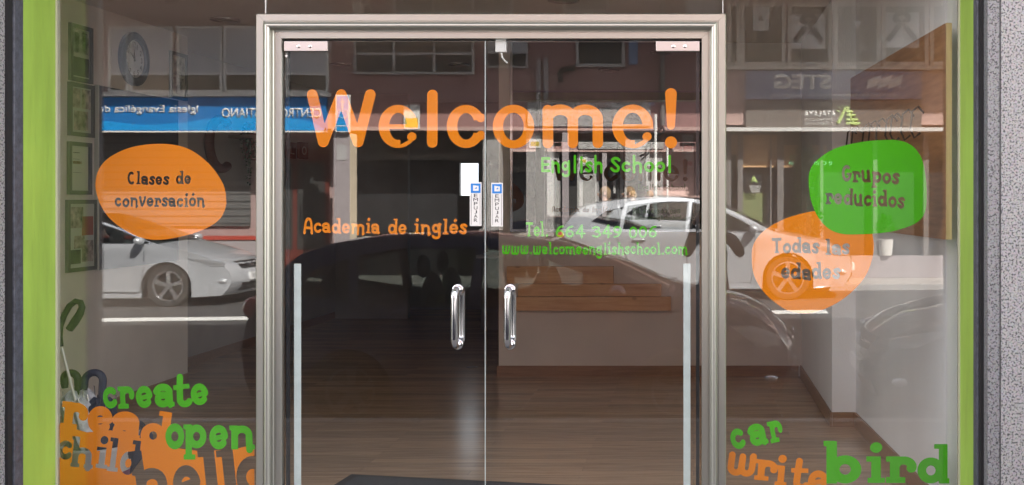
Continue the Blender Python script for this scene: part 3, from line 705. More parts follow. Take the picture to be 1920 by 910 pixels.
mr = thing('wall_mirror', ((mx0+mx1)/2, by, mz0), 'large wall mirror with a slim chrome edge reflecting the street', 'mirror')
B(mx0, mx1, by-.02, by-.003, mz0, mz1).build('mirror_glass', 'wall_mirror', mr)
B(mx0-.022, mx0-.001, by-.03, by-.003, mz0, mz1).build('edge_trim', 'chrome', mr); B(mx0-.022, mx1, by-.03, by-.003, mz0-.022, mz0-.001).build('edge_trim', 'chrome', mr)
# right hand pilaster and wall
pw = thing('wall_pilaster', (1.05, 3.2, 0), 'pale square pilaster at the end of the white wall', 'pilaster')
B(.955, 1.7, 2.34, by-.002, .002, 2.945).build('plaster_face', 'plaster_white', pw)
skirt(MB().box(.941, .953, 2.326, by-.016, .001, .10).box(.955, 1.11, 2.326, 2.338, .001, .10), pw)
ww = thing('interior_wall', (1.15, 1.2, 0), 'white wall carrying the big wooden board with coat hooks', 'wall')
MB().prism([(1.222,.165),(1.118,2.338),(1.9,2.338),(1.9,.165)], (0,0,.002), (1,0,0), (0,1,0), UZ, 2.944).build('plaster_face', 'plaster_white', ww)
skirt(MB().prism([(1.208,.165),(1.222,.165),(1.118,2.322),(1.104,2.322)], (0,0,.002), (1,0,0), (0,1,0), UZ, .098), ww)
bd = thing('coat_board', (1.18, 1.2, 1.37), 'big varnished wooden board with rounded corners fixed on the white wall', 'wooden board')
def bpt(y): return 1.219-.0478*(y-.165)
zb, zt = 1.372, 2.395; rr = .09; oc = []
for cy, cz, a0 in ((.06+rr, zb+.02, 180), (2.42-rr, zb+rr, 270), (2.42-rr, zt-rr, 0), (.06+rr, zt-.02, 90)):
    r_ = rr if cy > 1 else .02; cy = cy if cy > 1 else .03+.02
    oc += [(cy+r_*math.cos(R(a0+90*i/6)), cz+r_*math.sin(R(a0+90*i/6))) for i in range(7)]
D = Vector((-.0478, 1, 0)).normalized(); Nn = Vector((-1, -.0478, 0)).normalized()
MB().prism(oc, Vector((1.2235,0,0))+Nn*.003, D, UZ, Nn, .028).build('panel', 'board_wood', bd)
MB().prism([(.0285,zb+.001),(.0295+.0,zb+.001),(.0295,zt-.001),(.0285,zt-.001)], Vector((1.2235,0,0))+Nn*.003, D, UZ, Nn, .0285).build('edge_band', 'board_edge', bd)
for i, y in enumerate((.42, .62, .86, .98, 1.22, 1.42, 1.6, 1.95, 2.12)):
    b0 = Vector((1.2235,0,0))+Nn*.032+D*y; z = 1.96-.0*y
    hk = MB().tube([b0+Vector((0,0,z+.04)), b0+Nn*.03+Vector((0,0,z+.075)), b0+Nn*.06+Vector((0,0,z+.05)), b0+Nn*.07+Vector((0,0,z-.04)), b0+Nn*.05+Vector((0,0,z-.085)), b0+Nn*.02+Vector((0,0,z-.06))], .0062, 8).build('coat_hook', 'hook_brown', bd, smooth=60)
# ceiling spots
proto = None
for i, (x, y) in enumerate(((-.30, 5.0-1.2), (-2.4, 5.9), (-3.6, 5.9), (-2.4, 3.2), (-3.6, 3.2), (-.9, 2.4))):
    if proto is None:
        proto = thing('ceiling_spot', (x, y, 2.95), 'round recessed ceiling spot with a metal ring', 'ceiling light', 'recessed ceiling spots')
        r1 = MB().lathe((x, y, 2.949), (0,0,-1), [(0,.11),(.012,.11),(.014,.095),(.004,.085)], 28).build('ring', 'brushed_steel', proto, smooth=40)
        r2 = MB().lathe((x, y, 2.9485), (0,0,-1), [(.001,.0),(.001,.084)], 24).build('lens', 'paper', proto)
        kids = [r1, r2]
    else:
        o = proto.copy(); o.location = (x, y, 2.95); COL.objects.link(o)
        for q in kids: d = q.copy(); d.parent = o; COL.objects.link(d)

# framed pictures on the beige wall
X_ = -4.3
def wall_rect(p0, p1, y0, y1):
    """pixels at the two edges of something on the beige wall -> y range and height range"""
    s0, s1 = (p0-1300)/X_, (p1-1300)/X_; Y0, Y1 = 2000/s0-5, 2000/s1-5; sm = s0
    return Y0, Y1, HC+(375-y1)/s0, HC+(375-y0)/s0
def picture(p0, p1, y0, y1, label, rows, pm='photo_a', group='framed pictures on the beige wall'):
    Y0, Y1, z0, z1 = wall_rect(p0, p1, y0, y1); t = thing('picture_frame', (X_, (Y0+Y1)/2, z0), label, 'picture', group)
    f = .028
    g = MB().box(X_+.002, X_+.024, Y0, Y0+f, z0, z1).box(X_+.002, X_+.024, Y1-f, Y1, z0, z1).box(X_+.002, X_+.024, Y0+f, Y1-f, z0, z0+f).box(X_+.002, X_+.024, Y0+f, Y1-f, z1-f, z1)
    g.build('frame', 'frame_grey', t)
    mo = B(X_+.003, X_+.010, Y0+f, Y1-f, z0+f, z1-f).build('mount', 'mount', t)
    for (a, b, c, d, mm) in rows:
        u0, u1 = Y0+f+(Y1-Y0-2*f)*a, Y0+f+(Y1-Y0-2*f)*b; v0, v1 = z0+f+(z1-z0-2*f)*c, z0+f+(z1-z0-2*f)*d
        B(X_+.011, X_+.0125, u0, u1, v0, v1).build('photo', mm, mo)
    return t
mat('photo_dark', (.06,.06,.055), .4, var=.6, vscale=9); mat('photo_red', (.34,.10,.05), .5)
picture(127, 169, 42, 150, 'topmost framed picture with two dark figures over a second photo', [(.06,.94,.5,.97,'photo_a'),(.15,.42,.52,.92,'photo_dark'),(.55,.85,.52,.94,'photo_dark'),(.04,.96,.03,.42,'photo_dark')])
picture(125.5, 172, 153, 254, 'second framed picture with three group photos of people', [(.04,.46,.54,.97,'photo_b'),(.52,.96,.54,.97,'photo_b'),(.15,.85,.05,.48,'photo_b')])
picture(124.5, 167, 265, 365, 'framed certificate with a small red stripe', [(.05,.95,.03,.97,'paper'),(.12,.6,.60,.66,'photo_red'),(.12,.5,.84,.86,'photo_dark'),(.12,.5,.70,.71,'photo_dark'),(.12,.6,.40,.41,'photo_dark')])
picture(121.5, 178, 375, 512, 'tall framed picture with four photos of children', [(.06,.55,.62,.95,'photo_b'),(.5,.95,.5,.8,'photo_red'),(.2,.6,.3,.5,'photo_b'),(.05,.45,.06,.28,'photo_dark'),(.5,.95,.08,.42,'photo_b')])
picture(316, 347, 95, 184, 'framed picture with pale figures past the round clock', [(.1,.9,.05,.46,'photo_a'),(.1,.9,.52,.95,'photo_a')])
bb = thing('notice_board', (X_, 3.2, 1.06), 'black notice board with a thin pale edge under the clock', 'board')
Y0, Y1, z0, z1 = wall_rect(179, 330, 160, 507); B(X_+.002, X_+.02, Y0, Y1, z0, z1).build('board_face', 'blackboard', bb); B(X_+.002, X_+.028, Y0-.02, Y0-.001, z0, z1).build('edge', 'mount', bb)
# clock
ck = thing('wall_clock', (X_, 3.17, 2.62), 'round wall clock with a dark blue rim and a pale dial near noon', 'clock'); cy, cz = 3.17, HC+(375-111)/245
MB().lathe((X_+.002, cy, cz), (1,0,0), [(0,.205),(.03,.205),(.036,.195),(.036,.150),(.018,.142)], 48).build('rim', 'clock_blue', ck, smooth=40)
MB().lathe((X_+.012, cy, cz), (1,0,0), [(.004,0),(.004,.144)], 40).build('dial', 'clock_face', ck)
for i in range(12):
    a = R(30*i)
    if i == 11:
        for dy_ in (-.018, .004): text('numeral', '1', 'ink', ck, (X_+.0165, cy+math.sin(a)*.112+dy_, cz+math.cos(a)*.112-.02), (0,1,0), UZ, h=.04, thick=.001)
        continue
    text('numeral', str(i or 12), 'ink', ck, (X_+.0165, cy+math.sin(a)*.112-.02+(.008 if i not in (0,10,11) else 0), cz+math.cos(a)*.112-.02), (0,1,0), UZ, h=.04, thick=.001)
for a, L, w_ in ((4, .10, .006), (-52, .07, .007)):
    a = R(a); MB().tube([(X_+.02, cy-math.sin(a)*.02, cz-math.cos(a)*.02), (X_+.02, cy+math.sin(a)*L, cz+math.cos(a)*L)], w_*.6, 6).build('hand', 'ink', ck)
# decorative letters in the recess, and a trailing plant
x_ = -4.72
def rec(px_, py): s = (px_-1300)/x_; return 2000/s-5, HC+(375-py)/s
for p0, p1, y0, y1, ch, lab in ((455, 478, 255, 302, 'H', 'dark red block carrying the letter H'), (534, 549, 266, 298, 'L', 'dark red block carrying the letter L'), (556, 572, 266, 299, 'O', 'dark red block carrying the letter O')):
    Y0, z1 = rec(p0, y0); Y1, z0 = rec(p1, y1); z0 = max(z0, z1-.26)
    t = thing('letter_block', (x_, (Y0+Y1)/2, z0), lab+' on the grey recess wall', 'letter block', 'letter blocks on the recess wall')
    B(x_+.002, x_+.04, Y0, Y1, z0, z1).build('block', 'letter_red', t, bevel=.004)
    text('letter', ch, 'mount', t, (x_+.0405, Y0+(Y1-Y0)*.25, z0+.05), (0,1,0), UZ, w=(Y1-Y0)*.5, h=z1-z0-.1, thick=.002)
Y0, z1 = rec(378, 215); Y1, z0 = rec(432, 322); c_ = ((Y0+Y1)/2, (z0+z1)/2)
pts = [(x_+.05, c_[0]+(Y1-Y0)*.42*math.cos(R(a)), c_[1]+(z1-z0)*.46*math.sin(R(a))) for a in range(60, 301, 10)]
one('letter_sculpture', MB().tube(pts, .045, 12), 'letter_red', 'large dark red wooden letter C hanging on the recess wall', 'letter', smooth=60)
pt_ = thing('trailing_plant', (x_+.15, rec(447, 255)[0], rec(447, 380)[1]), 'dark green plant trailing down the recess wall from a small pot', 'plant')
py_, pz = rec(447, 256); B(x_+.003, x_+.3, py_-.25, py_+.25, pz-.03, pz).build('shelf', 'dark_panel', pt_)
MB().lathe((x_+.16, py_, pz), UZ, [(0,.0),(0,.07),(.13,.09),(.13,.08),(.1,.0)], 20).build('pot', 'letter_red', pt_, smooth=40)
lf = MB(); lf.open = True
for s_ in range(16):
    a = random.uniform(0, 6.3); L = random.uniform(.3, .68); r0 = random.uniform(.05, .12)
    for k_ in range(int(L*70)):
        t_ = k_/(L*70); p = Vector((x_+.16+math.cos(a)*r0*(1+.3*math.sin(t_*5)), py_+math.sin(a)*r0*1.3+random.uniform(-.02,.02), pz+.14+.05*math.sin(t_*3)-L*t_*1.05))
        u = Vector((random.uniform(-1,1), random.uniform(-1,1), random.uniform(-1,.3))).normalized()*random.uniform(.02,.035); v = u.orthogonal().normalized()*.012
        lf.add([p, p+u*.5+v, p+u, p+u*.5-v], [(0,1,2,3)])
lf.build('foliage', 'plant_green', pt_)

# door mat
mx0, my = dp(640, 893, .98); mt = thing('door_mat', (-1.35, .55, .002), 'dark grey entrance mat lying just inside the doors', 'mat')
def mpoly(pp, z0, z1): return MB().prism(pp, (0,0,z0), (1,0,0), (0,1,0), UZ, z1-z0)
mpoly([(-2.02,.06),(-.44,.06),(-.44,.75),(-1.93,1.02)], .001, .012).build('border', 'rubber', mt); mpoly([(-1.95,.12),(-.50,.12),(-.50,.70),(-1.88,.955)], .0125, .017).build('pile', 'mat_grey', mt)

# umbrella bucket
bx, bY = -3.135, .62
bk = thing('umbrella_bucket', (bx, bY, .002), 'white bucket with a purple printed band holding the umbrellas', 'bucket')
MB().lathe((bx, bY, .002), UZ, [(0,.0),(0,.135),(.245,.163),(.262,.170),(.262,.160),(.012,.128),(.012,0)], 36).build('body', 'bucket_white', bk, smooth=40)
MB().lathe((bx, bY, .002), UZ, [(.06,.1428),(.135,.1514)], 36).build('printed_band', 'bucket_print', bk, smooth=60)
MB().lathe((bx, bY, .002), UZ, [(.258,.172),(.272,.172),(.272,.158)], 36).build('rim', 'bucket_white', bk, smooth=40)
def umbrella(label, base, top, canopy_m, handle_m, shaft_m, hook_r=.045, fat=.035, end=.62, hookdir=(1,0,0), hr=.019, crook=None):
    a, b = Vector(base), Vector(top); d = (b-a).normalized(); t = thing('umbrella', base, label, 'umbrella', 'umbrellas in the bucket'); L = (b-a).length
    cm = MB(); n = 32; ax = d; u = ax.orthogonal().normalized(); s = ax.cross(u); vs = []; fs = []
    pr = [(.0,.004),(.03,.010),(.25*L,fat*.7),(end*L*.6,fat*1.0),(end*L*.88,fat*1.2),(end*L,fat*1.12),(end*L+.012,fat*.85),(end*L+.004,fat*.3),(end*L+.02,.006)]
    for h_, r in pr:
        for k_ in range(n):
            an = 2*math.pi*k_/n; rr_ = r*(1+.20*math.cos(an*8+h_*7)+.08*math.sin(an*3) if r > .012 else 1); hh = h_+(.018*math.cos(an*8) if abs(h_-end*L) < .014 else 0)
            vs.append(a+ax*hh+(u*math.cos(an)+s*math.sin(an))*rr_)
    for i in range(len(pr)-1):
        for k_ in range(n): fs.append((i*n+k_, i*n+(k_+1) % n, (i+1)*n+(k_+1) % n, (i+1)*n+k_))
    cm.add(vs, fs).build('canopy', canopy_m, t, smooth=50)
    for k_ in range(0, 8, 2):
        an = 2*math.pi*k_/8; q = a+ax*(end*L)+(u*math.cos(an)+s*math.sin(an))*fat*1.2
        MB().tube([q-ax*.02, q+ax*.035], .003, 6).build('rib_tip', 'steel', t)
    MB().tube([a+d*(end*L), b-d*.02], .0068, 10).build('shaft', shaft_m, t, smooth=60)
    hd = Vector(hookdir).normalized(); c = b+hd*hook_r
    if crook: pts, rs = crook
    else:
        pts = [b-d*.14, b-d*.03]+[c+(-hd*math.cos(R(q))+d*math.sin(R(q)))*hook_r for q in range(0, 181, 12)]
        pts += [pts[-1]-d*.025, pts[-1]-d*.045]; rs = [hr]*len(pts); rs[0] = hr*.8; rs[-1] = hr*.8
    MB().tube(pts, rs, 14).build('handle', handle_m, t, smooth=60)
    return t
def up(px_, py, y): s_ = 2000/(5+y); return Vector(((px_-1300)/s_, y, HC+(375-py)/s_))
umbrella('umbrella with a thick hooked dark green handle, standing next to the window jamb', (bx-.06,bY,.04), up(146,712,bY), 'umbrella_floral', 'umbrella_green', 'rubber', hook_r=.036, hookdir=(-1,0,0), fat=.062, end=.86)
umbrella('navy umbrella with a curved navy handle between the green hook and the white hook', (bx+.0,bY-.03,.04), up(193,715,bY), 'umbrella_navy', 'umbrella_navy', 'steel', hook_r=.046, hookdir=(-1,-.1,0), fat=.058, end=.80)
umbrella('pale floral umbrella with a thin hooked white handle', (bx-.02,bY+.06,.04), up(181,766,bY+.09), 'umbrella_floral', 'shaft_white', 'shaft_white', hook_r=.042, hookdir=(1,.2,0), fat=.07, end=.93, hr=.011)
cr = [up(a, b, bY-.1) for a, b in ((114,650),(112,632),(113,612),(120,592),(131,573),(142,565),(151,567),(154,576),(150,588),(140,604),(130,618))]
umbrella('tall umbrella with a white shaft and a long dark green crook handle', (bx+.03,bY-.06,.06), up(114,645,bY-.1), 'umbrella_floral', 'umbrella_green', 'shaft_white', fat=.05, end=.58, crook=(cr, [.013,.014,.0145,.015,.015,.015,.015,.016,.019,.021,.019]))
umbrella('dark blue folded umbrella lying low in the bucket behind the word read', (bx+.05,bY+.06,.04), up(250,800,bY+.1), 'umbrella_navy', 'umbrella_black', 'steel', hook_r=.03, hookdir=(1,0,-.5), fat=.085, end=.92, hr=.014)
one('floor_socket', MB().lathe((*dp(885,689,4.94)[:1], 4.94, .0), UZ, [(0,.055),(.004,.052),(.005,.04),(.002,.038),(.002,0)], 24), 'dark_panel', 'small round floor socket in the wood floor of the passage', 'floor socket', smooth=40)
#@@STREET

# ------------------------------------------------------------------ street: materials
mat('car_silver', (.60,.62,.66), .30, metal=.42, coat=1, spec=.5)
mat('car_navy', (.018,.022,.075), .25, metal=.1, coat=1)
mat('car_black', (.010,.010,.011), .22, metal=.1, coat=1)
mat('seat_fabric', (.045,.045,.05), .8)
mat('tyre_rubber', (.02,.02,.021), .85)
mat('hub_grey', (.12,.12,.125), .5)
mat('alloy', (.62,.62,.64), .3, metal=.9)
mat('lamp_red', (.35,.02,.02), .2, coat=1)
mat('lamp_clear', (.75,.77,.8), .12, metal=.7, coat=1)
mat('trim_black', (.015,.015,.016), .5)
thin_glass('car_glass', (.42,.46,.45), .06)
mat('plate_white', (.8,.8,.8), .5)
mat('facade_brown', (.30,.165,.155), .8, var=.06, vscale=1.2, bump=.15, bscale=30)
mat('facade_pink', (.50,.34,.31), .8, var=.05, vscale=1.2, bump=.15, bscale=30)
mat('facade_church', (.38,.27,.26), .8, var=.05, vscale=1.2)
mat('lilac_render', (.34,.30,.31), .8, var=.05, vscale=2)
mat('upright_grey', (.19,.175,.17), .7)
mat('sunlit_render', (.62,.53,.40), .8, var=.05, vscale=2)  # cream stands in for sunlight on the pillar's side
mat('white_frame', (.74,.73,.71), .5)
mat('grey_frame', (.42,.41,.41), .5)
mat('cream_frame', (.68,.61,.54), .6)
mat('window_dark', (.05,.05,.048), .12)
mat('panel_brown', (.17,.145,.11), .5)
mat('shutter_metal', (.16,.155,.15), .5, metal=.3)
mat('opening_dark', (.018,.018,.02), .6)
mat('shop_sign_blue', (.012,.17,.48), .45)
mat('shop_sign_light', (.01,.30,.72), .45)
mat('steg_blue', (.22,.245,.37), .6)
mat('sign_grey', (.17,.145,.13), .7)
mat('steg_mark', (.85,.83,.82), .6)
mat('logo_green', (.52,.68,.22), .5)
mat('film_green', (.20,.24,.10), .6)
mat('neon_green', (.35,.90,.50), .5)
mat('door_brown', (.13,.03,.022), .45)
mat('stripe_red', (.42,.05,.03), .6)
mat('notice_yellow', (.55,.42,.06), .6); mat('notice_red', (.50,.09,.08), .6); mat('notice_blue', (.18,.26,.42), .6)
mat('iron', (.02,.02,.02), .5)
mat('ribbon_dark', (.11,.11,.115), .6)
mat('planter', (.62,.60,.57), .7)
mat('trunk', (.10,.06,.04), .9, var=.3, vscale=20)
mat('skin', (.55,.33,.24), .55); mat('hair_blond', (.27,.17,.085), .6, var=.3, vscale=60); mat('hair_dark', (.02,.015,.012), .6)
mat('shirt_white', (.72,.68,.66), .85, bump=.3, bscale=12); mat('coat_dark', (.02,.02,.024), .85, bump=.3, bscale=12); mat('jeans', (.03,.04,.08), .85)
def blinds(name, a, b, n):
    m = mat(name, a, .6); nd = m.node_tree.nodes; l = m.node_tree.links; tc = nd.new('ShaderNodeTexCoord'); sp = nd.new('ShaderNodeSeparateXYZ')
    l.new(tc.outputs['Object'], sp.inputs[0]); mu = nd.new('ShaderNodeMath'); mu.operation = 'MULTIPLY'; mu.inputs[1].default_value = n
    fr = nd.new('ShaderNodeMath'); fr.operation = 'FRACT'; l.new(sp.outputs['Z'], mu.inputs[0]); l.new(mu.outputs[0], fr.inputs[0])
    gt = nd.new('ShaderNodeMath'); gt.operation = 'LESS_THAN'; gt.inputs[1].default_value = .22; l.new(fr.outputs[0], gt.inputs[0])
    mx = nd.new('ShaderNodeMix'); mx.data_type = 'RGBA'; mx.inputs[6].default_value = (*a, 1); mx.inputs[7].default_value = (*b, 1)
    l.new(gt.outputs[0], mx.inputs['Factor']); l.new(mx.outputs[2], nd['Principled BSDF'].inputs['Base Color'])
blinds('window_blind', (.55,.56,.60), (.40,.41,.45), 24)
blinds('roller_shutter', (.115,.115,.115), (.04,.04,.04), 7)

# ------------------------------------------------------------------ cars
def make_car(name, loc, rz, label, paint, top, wheels, W, belt, side_windows, wind, rear_wind, sc=1.0, gz=0, rim=.215, tyre=.325, plate=None, clear=True, group='cars parked in the street', arch=None, lamp=None, grille=True, rim_m='alloy'):
    """top: side outline from the front bumper's foot over bonnet and roof to the rear bumper's foot (x forward, z up).
    wind / rear_wind: index ranges of top that are glass."""
    t = thing(name, loc, label, 'car', group, rz); WL[t] = Vector((0,0,0))
    xf, xr = wheels; ar = arch or tyre+.045; ztop = max(p[1] for p in top); xm = (top[0][0]+top[-1][0])/2; HL = max(p[0] for p in top)-xm
    def half(x, z):
        q = abs(x-xm)/HL; k = W*(1-.055*q**2-.13*q**6)
        if z > belt: k *= 1-.20*((z-belt)/(ztop-belt))**1.15
        else: k *= 1-.045*((belt-z)/belt)**2
        k += .012*math.exp(-((z-belt*.90)/.035)**2) + .010*math.exp(-((z-.33)/.05)**2)
        for xw in wheels: # flared arches
            r = math.hypot(x-xw, z-tyre); k += .022*math.exp(-((r-ar-.02)/.05)**2) if z < belt else 0
        return k
    # refine the outline
    T = []; src = []
    for i in range(len(top)-1):
        a, b = np.array(top[i]), np.array(top[i+1]); n = max(1, int(np.hypot(*(b-a))/.13))
        for j in range(n): T.append(tuple(a+(b-a)*j/n)); src.append(i)
    T.append(top[-1]); src.append(len(top)-2)
    T = [tuple(p) for p in T]
    if True: # round it a little
        T2 = list(T)
        for i in range(1, len(T)-1): T2[i] = tuple(.25*np.array(T[i-1])+.5*np.array(T[i])+.25*np.array(T[i+1]))
        T = T2
    bz = min(T[0][1], T[-1][1])
    bot = [T[-1]]
    bot += [(xr-ar, bz-.02)]+E(xr, tyre, ar, ar, 200, -20, 14)[1:-1]+[(xr+ar, bz-.03), (xf-ar, bz-.03)]+E(xf, tyre, ar, ar, 200, -20, 14)[1:-1]+[(xf+ar, bz-.02)]
    out = T + bot[1:]
    def inside(P, p):
        c = False; x, y = p; k = len(P)
        for i in range(k):
            (x0, y0), (x1, y1) = P[i], P[(i+1) % k]
            if (y0 > y) != (y1 > y) and x < (x1-x0)*(y-y0)/(y1-y0)+x0: c = not c
        return c
    pts = list(out); edges = [(i, (i+1) % len(out)) for i in range(len(out))]
    for wp in side_windows:
        k0 = len(pts); pts += wp; edges += [(k0+i, k0+(i+1) % len(wp)) for i in range(len(wp))]
    xs = np.arange(min(p[0] for p in out)+.07, max(p[0] for p in out), .13); zs = np.arange(.2, ztop, .085)
    for x in xs:
        for z in zs:
            if inside(out, (x, z)) and min(math.hypot(x-q[0], z-q[1]) for q in pts[:len(out)]) > .04: pts.append((x, z))
    vv, ee, ff, *_ = delaunay_2d_cdt([Vector(p) for p in pts], edges, [], 0, 1e-5)
    body = MB(); glass = MB(); glass.open = True
    def w3(p, s): return (p[0], s*half(p[0], p[1]), p[1])
    for s in (1, -1):
        fs = []; 
        for f in ff:
            c = sum((vv[i] for i in f), Vector((0,0)))/len(f)
            if inside(out, c) and not any(inside(wp, c) for wp in side_windows): fs.append(tuple(f) if s < 0 else tuple(reversed(f)))
        body.add([w3(v, s) for v in vv], fs)
        for wp in side_windows:
            g_ = MB(); c = np.mean(wp, axis=0); k0 = len(wp)
            glass.add([(x, s*(half(x, z)-.008), z) for x, z in wp], [tuple(range(k0))])
    n = 10; us = [math.sin(math.pi/2*(2*i/n-1)) for i in range(n+1)]
    rows = []
    zmid = belt
    for (x, z), sI in zip(T, src):
        h = half(x, z); row = []
        fx = x-xm
        for u in us:
            k = 1-u*u; bulge = (.11 if fx > HL*.8 else (.05 if fx > HL*.1 else (-.07 if fx < -HL*.75 else 0)))
            row.append((x+bulge*k, u*h, z+(.035 if abs(fx) < HL*.93 and z > belt*.8 else 0)*k))
        rows.append(row)
    for i in range(len(T)-1):
        gl_ = wind[0] <= src[i] < wind[1] or rear_wind[0] <= src[i] < rear_wind[1]
        for j in range(n):
            q = [rows[i][j], rows[i][j+1], rows[i+1][j+1], rows[i+1][j]]
            (glass if gl_ and 0 < j < n-1 else body).add(q, [(0,1,2,3)])
    def scl(mb):
        mb.v = [(x*sc, y*sc, z*sc) for x, y, z in mb.v]; return mb
    scl(body).build('body', paint, t, smooth=38, local=True)
    scl(glass).build('windows', 'car_glass', t, smooth=30, local=True)
    un = MB().box(xr-.5, xf+.45, -W*.72, W*.72, bz-.02, .52).box(xr+.4, xf-.4, -W*.86, W*.86, bz-.02, .42)
    scl(un).build('underbody', 'trim_black', t, local=True)
    # cabin: seats and dashboard
    for sx in (.30, -.62):
        for sy in (-.36, .36):
            scl(MB().ell((sx-.12, sy*W/.88, belt*.86), (.10, .22, .34), 12, 8).ell((sx-.20, sy*W/.88, belt*1.22), (.05, .12, .10), 10, 6)).build('seat', 'seat_fabric', t, smooth=50, local=True)
    scl(MB().box(.62, 1.0, -W*.8, W*.8, .5, belt*.98)).build('dashboard', 'seat_fabric', t, local=True)
    # wheels
    for xw in wheels:
        for s in (1, -1):
            yo = s*(half(xw, .4)-.02)
            wh = scl(MB().lathe((xw, yo-s*.19, tyre), (0, s, 0), [(0, rim*.9), (0, tyre*.93), (.03, tyre), (.15, tyre), (.185, tyre*.95), (.19, tyre*.80), (.182, rim*1.02), (.15, rim*.98)], 36)).build('wheel', 'tyre_rubber', t, smooth=40, local=True)
            rm = MB().lathe((xw, yo-s*.19, tyre), (0, s, 0), [(.15, rim*1.0), (.184, rim*1.01), (.188, rim*.93), (.15, rim*.90)], 36)
            for k_ in range(5):
                a = 2*math.pi*k_/5+.3; c_, s_ = math.cos(a), math.sin(a); yy = yo-s*.012
                def pt(r, o): return (xw+c_*r-s_*o, yy - s*.03*(1-r/rim), tyre+s_*r+c_*o)
                vs = [pt(.03, -.024), pt(.03, .024), pt(rim*.93, .034), pt(rim*.93, -.034)]
                k0 = len(rm.v); rm.add(vs+[(p[0], p[1]-s*.03, p[2]) for p in vs], [(0,1,2,3),(7,6,5,4),(0,4,5,1),(1,5,6,2),(2,6,7,3),(3,7,4,0)])
            rm.lathe((xw, yo-s*.05, tyre), (0, s, 0), [(0,.06),(.022,.055),(.026,.04),(.026,0)], 20)
            scl(rm).build('rim', rim_m, wh, smooth=40, local=True)
            scl(MB().lathe((xw, yo-s*.15, tyre), (0, s, 0), [(0, rim*.9),(.005, rim*.9),(.006, 0)], 24)).build('brake_disc', 'trim_black', wh, local=True)
    # doors: thin gaps, handles, mirrors
    def gap(P, r=.0045, m='trim_black', nm='door_seam', s=1):
        q = [(x, s*(half(x, z)+.0005), z) for x, z in P]; return scl(MB().tube(q, r, 5)).build(nm, m, t, local=True)
    w0 = side_windows[0]; xa = max(p[0] for p in w0)-.12; xb = min(p[0] for p in w0)-.03
    for s in (1, -1):
        gap(spl([(xa, belt), (xa+.0, belt*.75), (xa-.02, .45), (xa-.06, bz+.06)]), s=s)
        gap([(xb, belt), (xb-.02, .7), (xb, .45), (xb+.02, bz+.06)], s=s)
        gap([(xa-.06, bz+.06), (xb+.02, bz+.06)], s=s); gap(spl([(xb+.02, bz+.06), (xr+ar+.12, bz+.06), (xr+ar*.75, .62), (xr+.1, belt*.98)]), s=s)
        for wp in side_windows: gap(wp+[wp[0]], .009, 'chrome' if 'silver' in paint else 'trim_black', 'window_trim', s)
        for xh in (xb+.14, xr+ar*.9+.12):
            scl(MB().ell((xh, s*(half(xh, belt-.10)+.012), belt-.10), (.10, .018, .018), 12, 8)).build('door_handle', paint, t, smooth=60, local=True)
        mi = MB().ell((xa-.02, s*(half(xa, belt)+.10), belt+.06), (.075, .11, .065), 14, 10).box(xa-.06, xa-.0, s*(half(xa, belt)-.03), s*(half(xa, belt)+.04), belt+.005, belt+.03)
        scl(mi).build('side_mirror', paint, t, smooth=50, local=True)
        # lamps follow the corner of the body
        (lx0, lx1, lz0, lz1) = lamp or (HL+xm-.62, HL+xm-.10, belt*.66, belt*.80)
        hl = MB(); hl.open = False
        P = [(lx0, lz1), (lx0+.2, lz1-.005), (lx1, (lz0+lz1)/2), (lx1+.005, lz0), (lx1-.2, lz0)]
        k0 = len(P); inner = [(x, s*(half(x, z)-.08), z) for x, z in P]; outer = [(x+.035, s*(half(x, z)+.006), z+.004) for x, z in P]
        hl.add(outer+inner, [tuple(range(k0)), tuple(range(2*k0-1, k0-1, -1))]+[(i, i+k0, (i+1) % k0+k0, (i+1) % k0) for i in range(k0)])
        scl(hl).build('headlight', 'lamp_clear', t, smooth=30, local=True, bevel=.01)
        rx = min(p[0] for p in top); zz = belt*.93
        scl(MB().ell((rx+.11, s*(half(rx+.14, zz)-.045), zz-.01), (.085, .055, .095), 14, 10)).build('tail_light', 'lamp_red', t, smooth=60, local=True)
        fx = HL+xm-.16
        scl(MB().ell((fx, s*(half(fx, .42)-.03), .40), (.08, .06, .045), 12, 8)).build('fog_lamp', 'lamp_clear', t, smooth=60, local=True)
    fx = HL+xm
    if grille:
        def front(z): # how far forward the nose reaches at this height on the centre line
            b = [p for p in T if p[0] > xm]; return float(np.interp(z, [p[1] for p in b[:10]], [p[0] for p in b[:10]]))+.11
        gz_ = belt*.60
        def nose(z, u, d=.012): 
            x0 = front(z)-.11; return (x0+.11*(1-u*u)+d, u*half(x0, z), z)
        def strip(z0, z1, uu, m, nm, d=.012):
            us_ = [-uu+2*uu*i/12 for i in range(13)]
            vs = [nose(z0, u, d) for u in us_]+[nose(z1, u, d) for u in us_]+[nose(z0, u, d-.06) for u in us_]+[nose(z1, u, d-.06) for u in us_]
            f = []
            for i in range(12): f += [(i, i+1, 13+i+1, 13+i), (26+i, 39+i, 39+i+1, 26+i+1), (13+i, 14+i, 40+i, 39+i), (i, 26+i, 27+i, i+1)]
            return scl(MB().add(vs, f)).build(nm, m, t, smooth=40, local=True)
        strip(gz_, gz_+.11, .52, 'trim_black', 'grille'); strip(.24, .36, .62, 'trim_black', 'lower_grille')
        strip(gz_+.045, gz_+.06, .52, 'chrome', 'grille_bar', .018)
        bc = nose(gz_+.055, 0, .02); scl(MB().lathe(bc, (1,0,0), [(0,.05),(.012,.05),(.014,.038),(.008,.034),(.008,0)], 20)).build('badge', 'chrome', t, smooth=40, local=True)
        pz = .40; px_ = front(pz+.05)+.018
        pl = scl(MB().box(px_-.05, px_, -.26, .26, pz, pz+.11)).build('number_plate', 'plate_white', t, local=True)
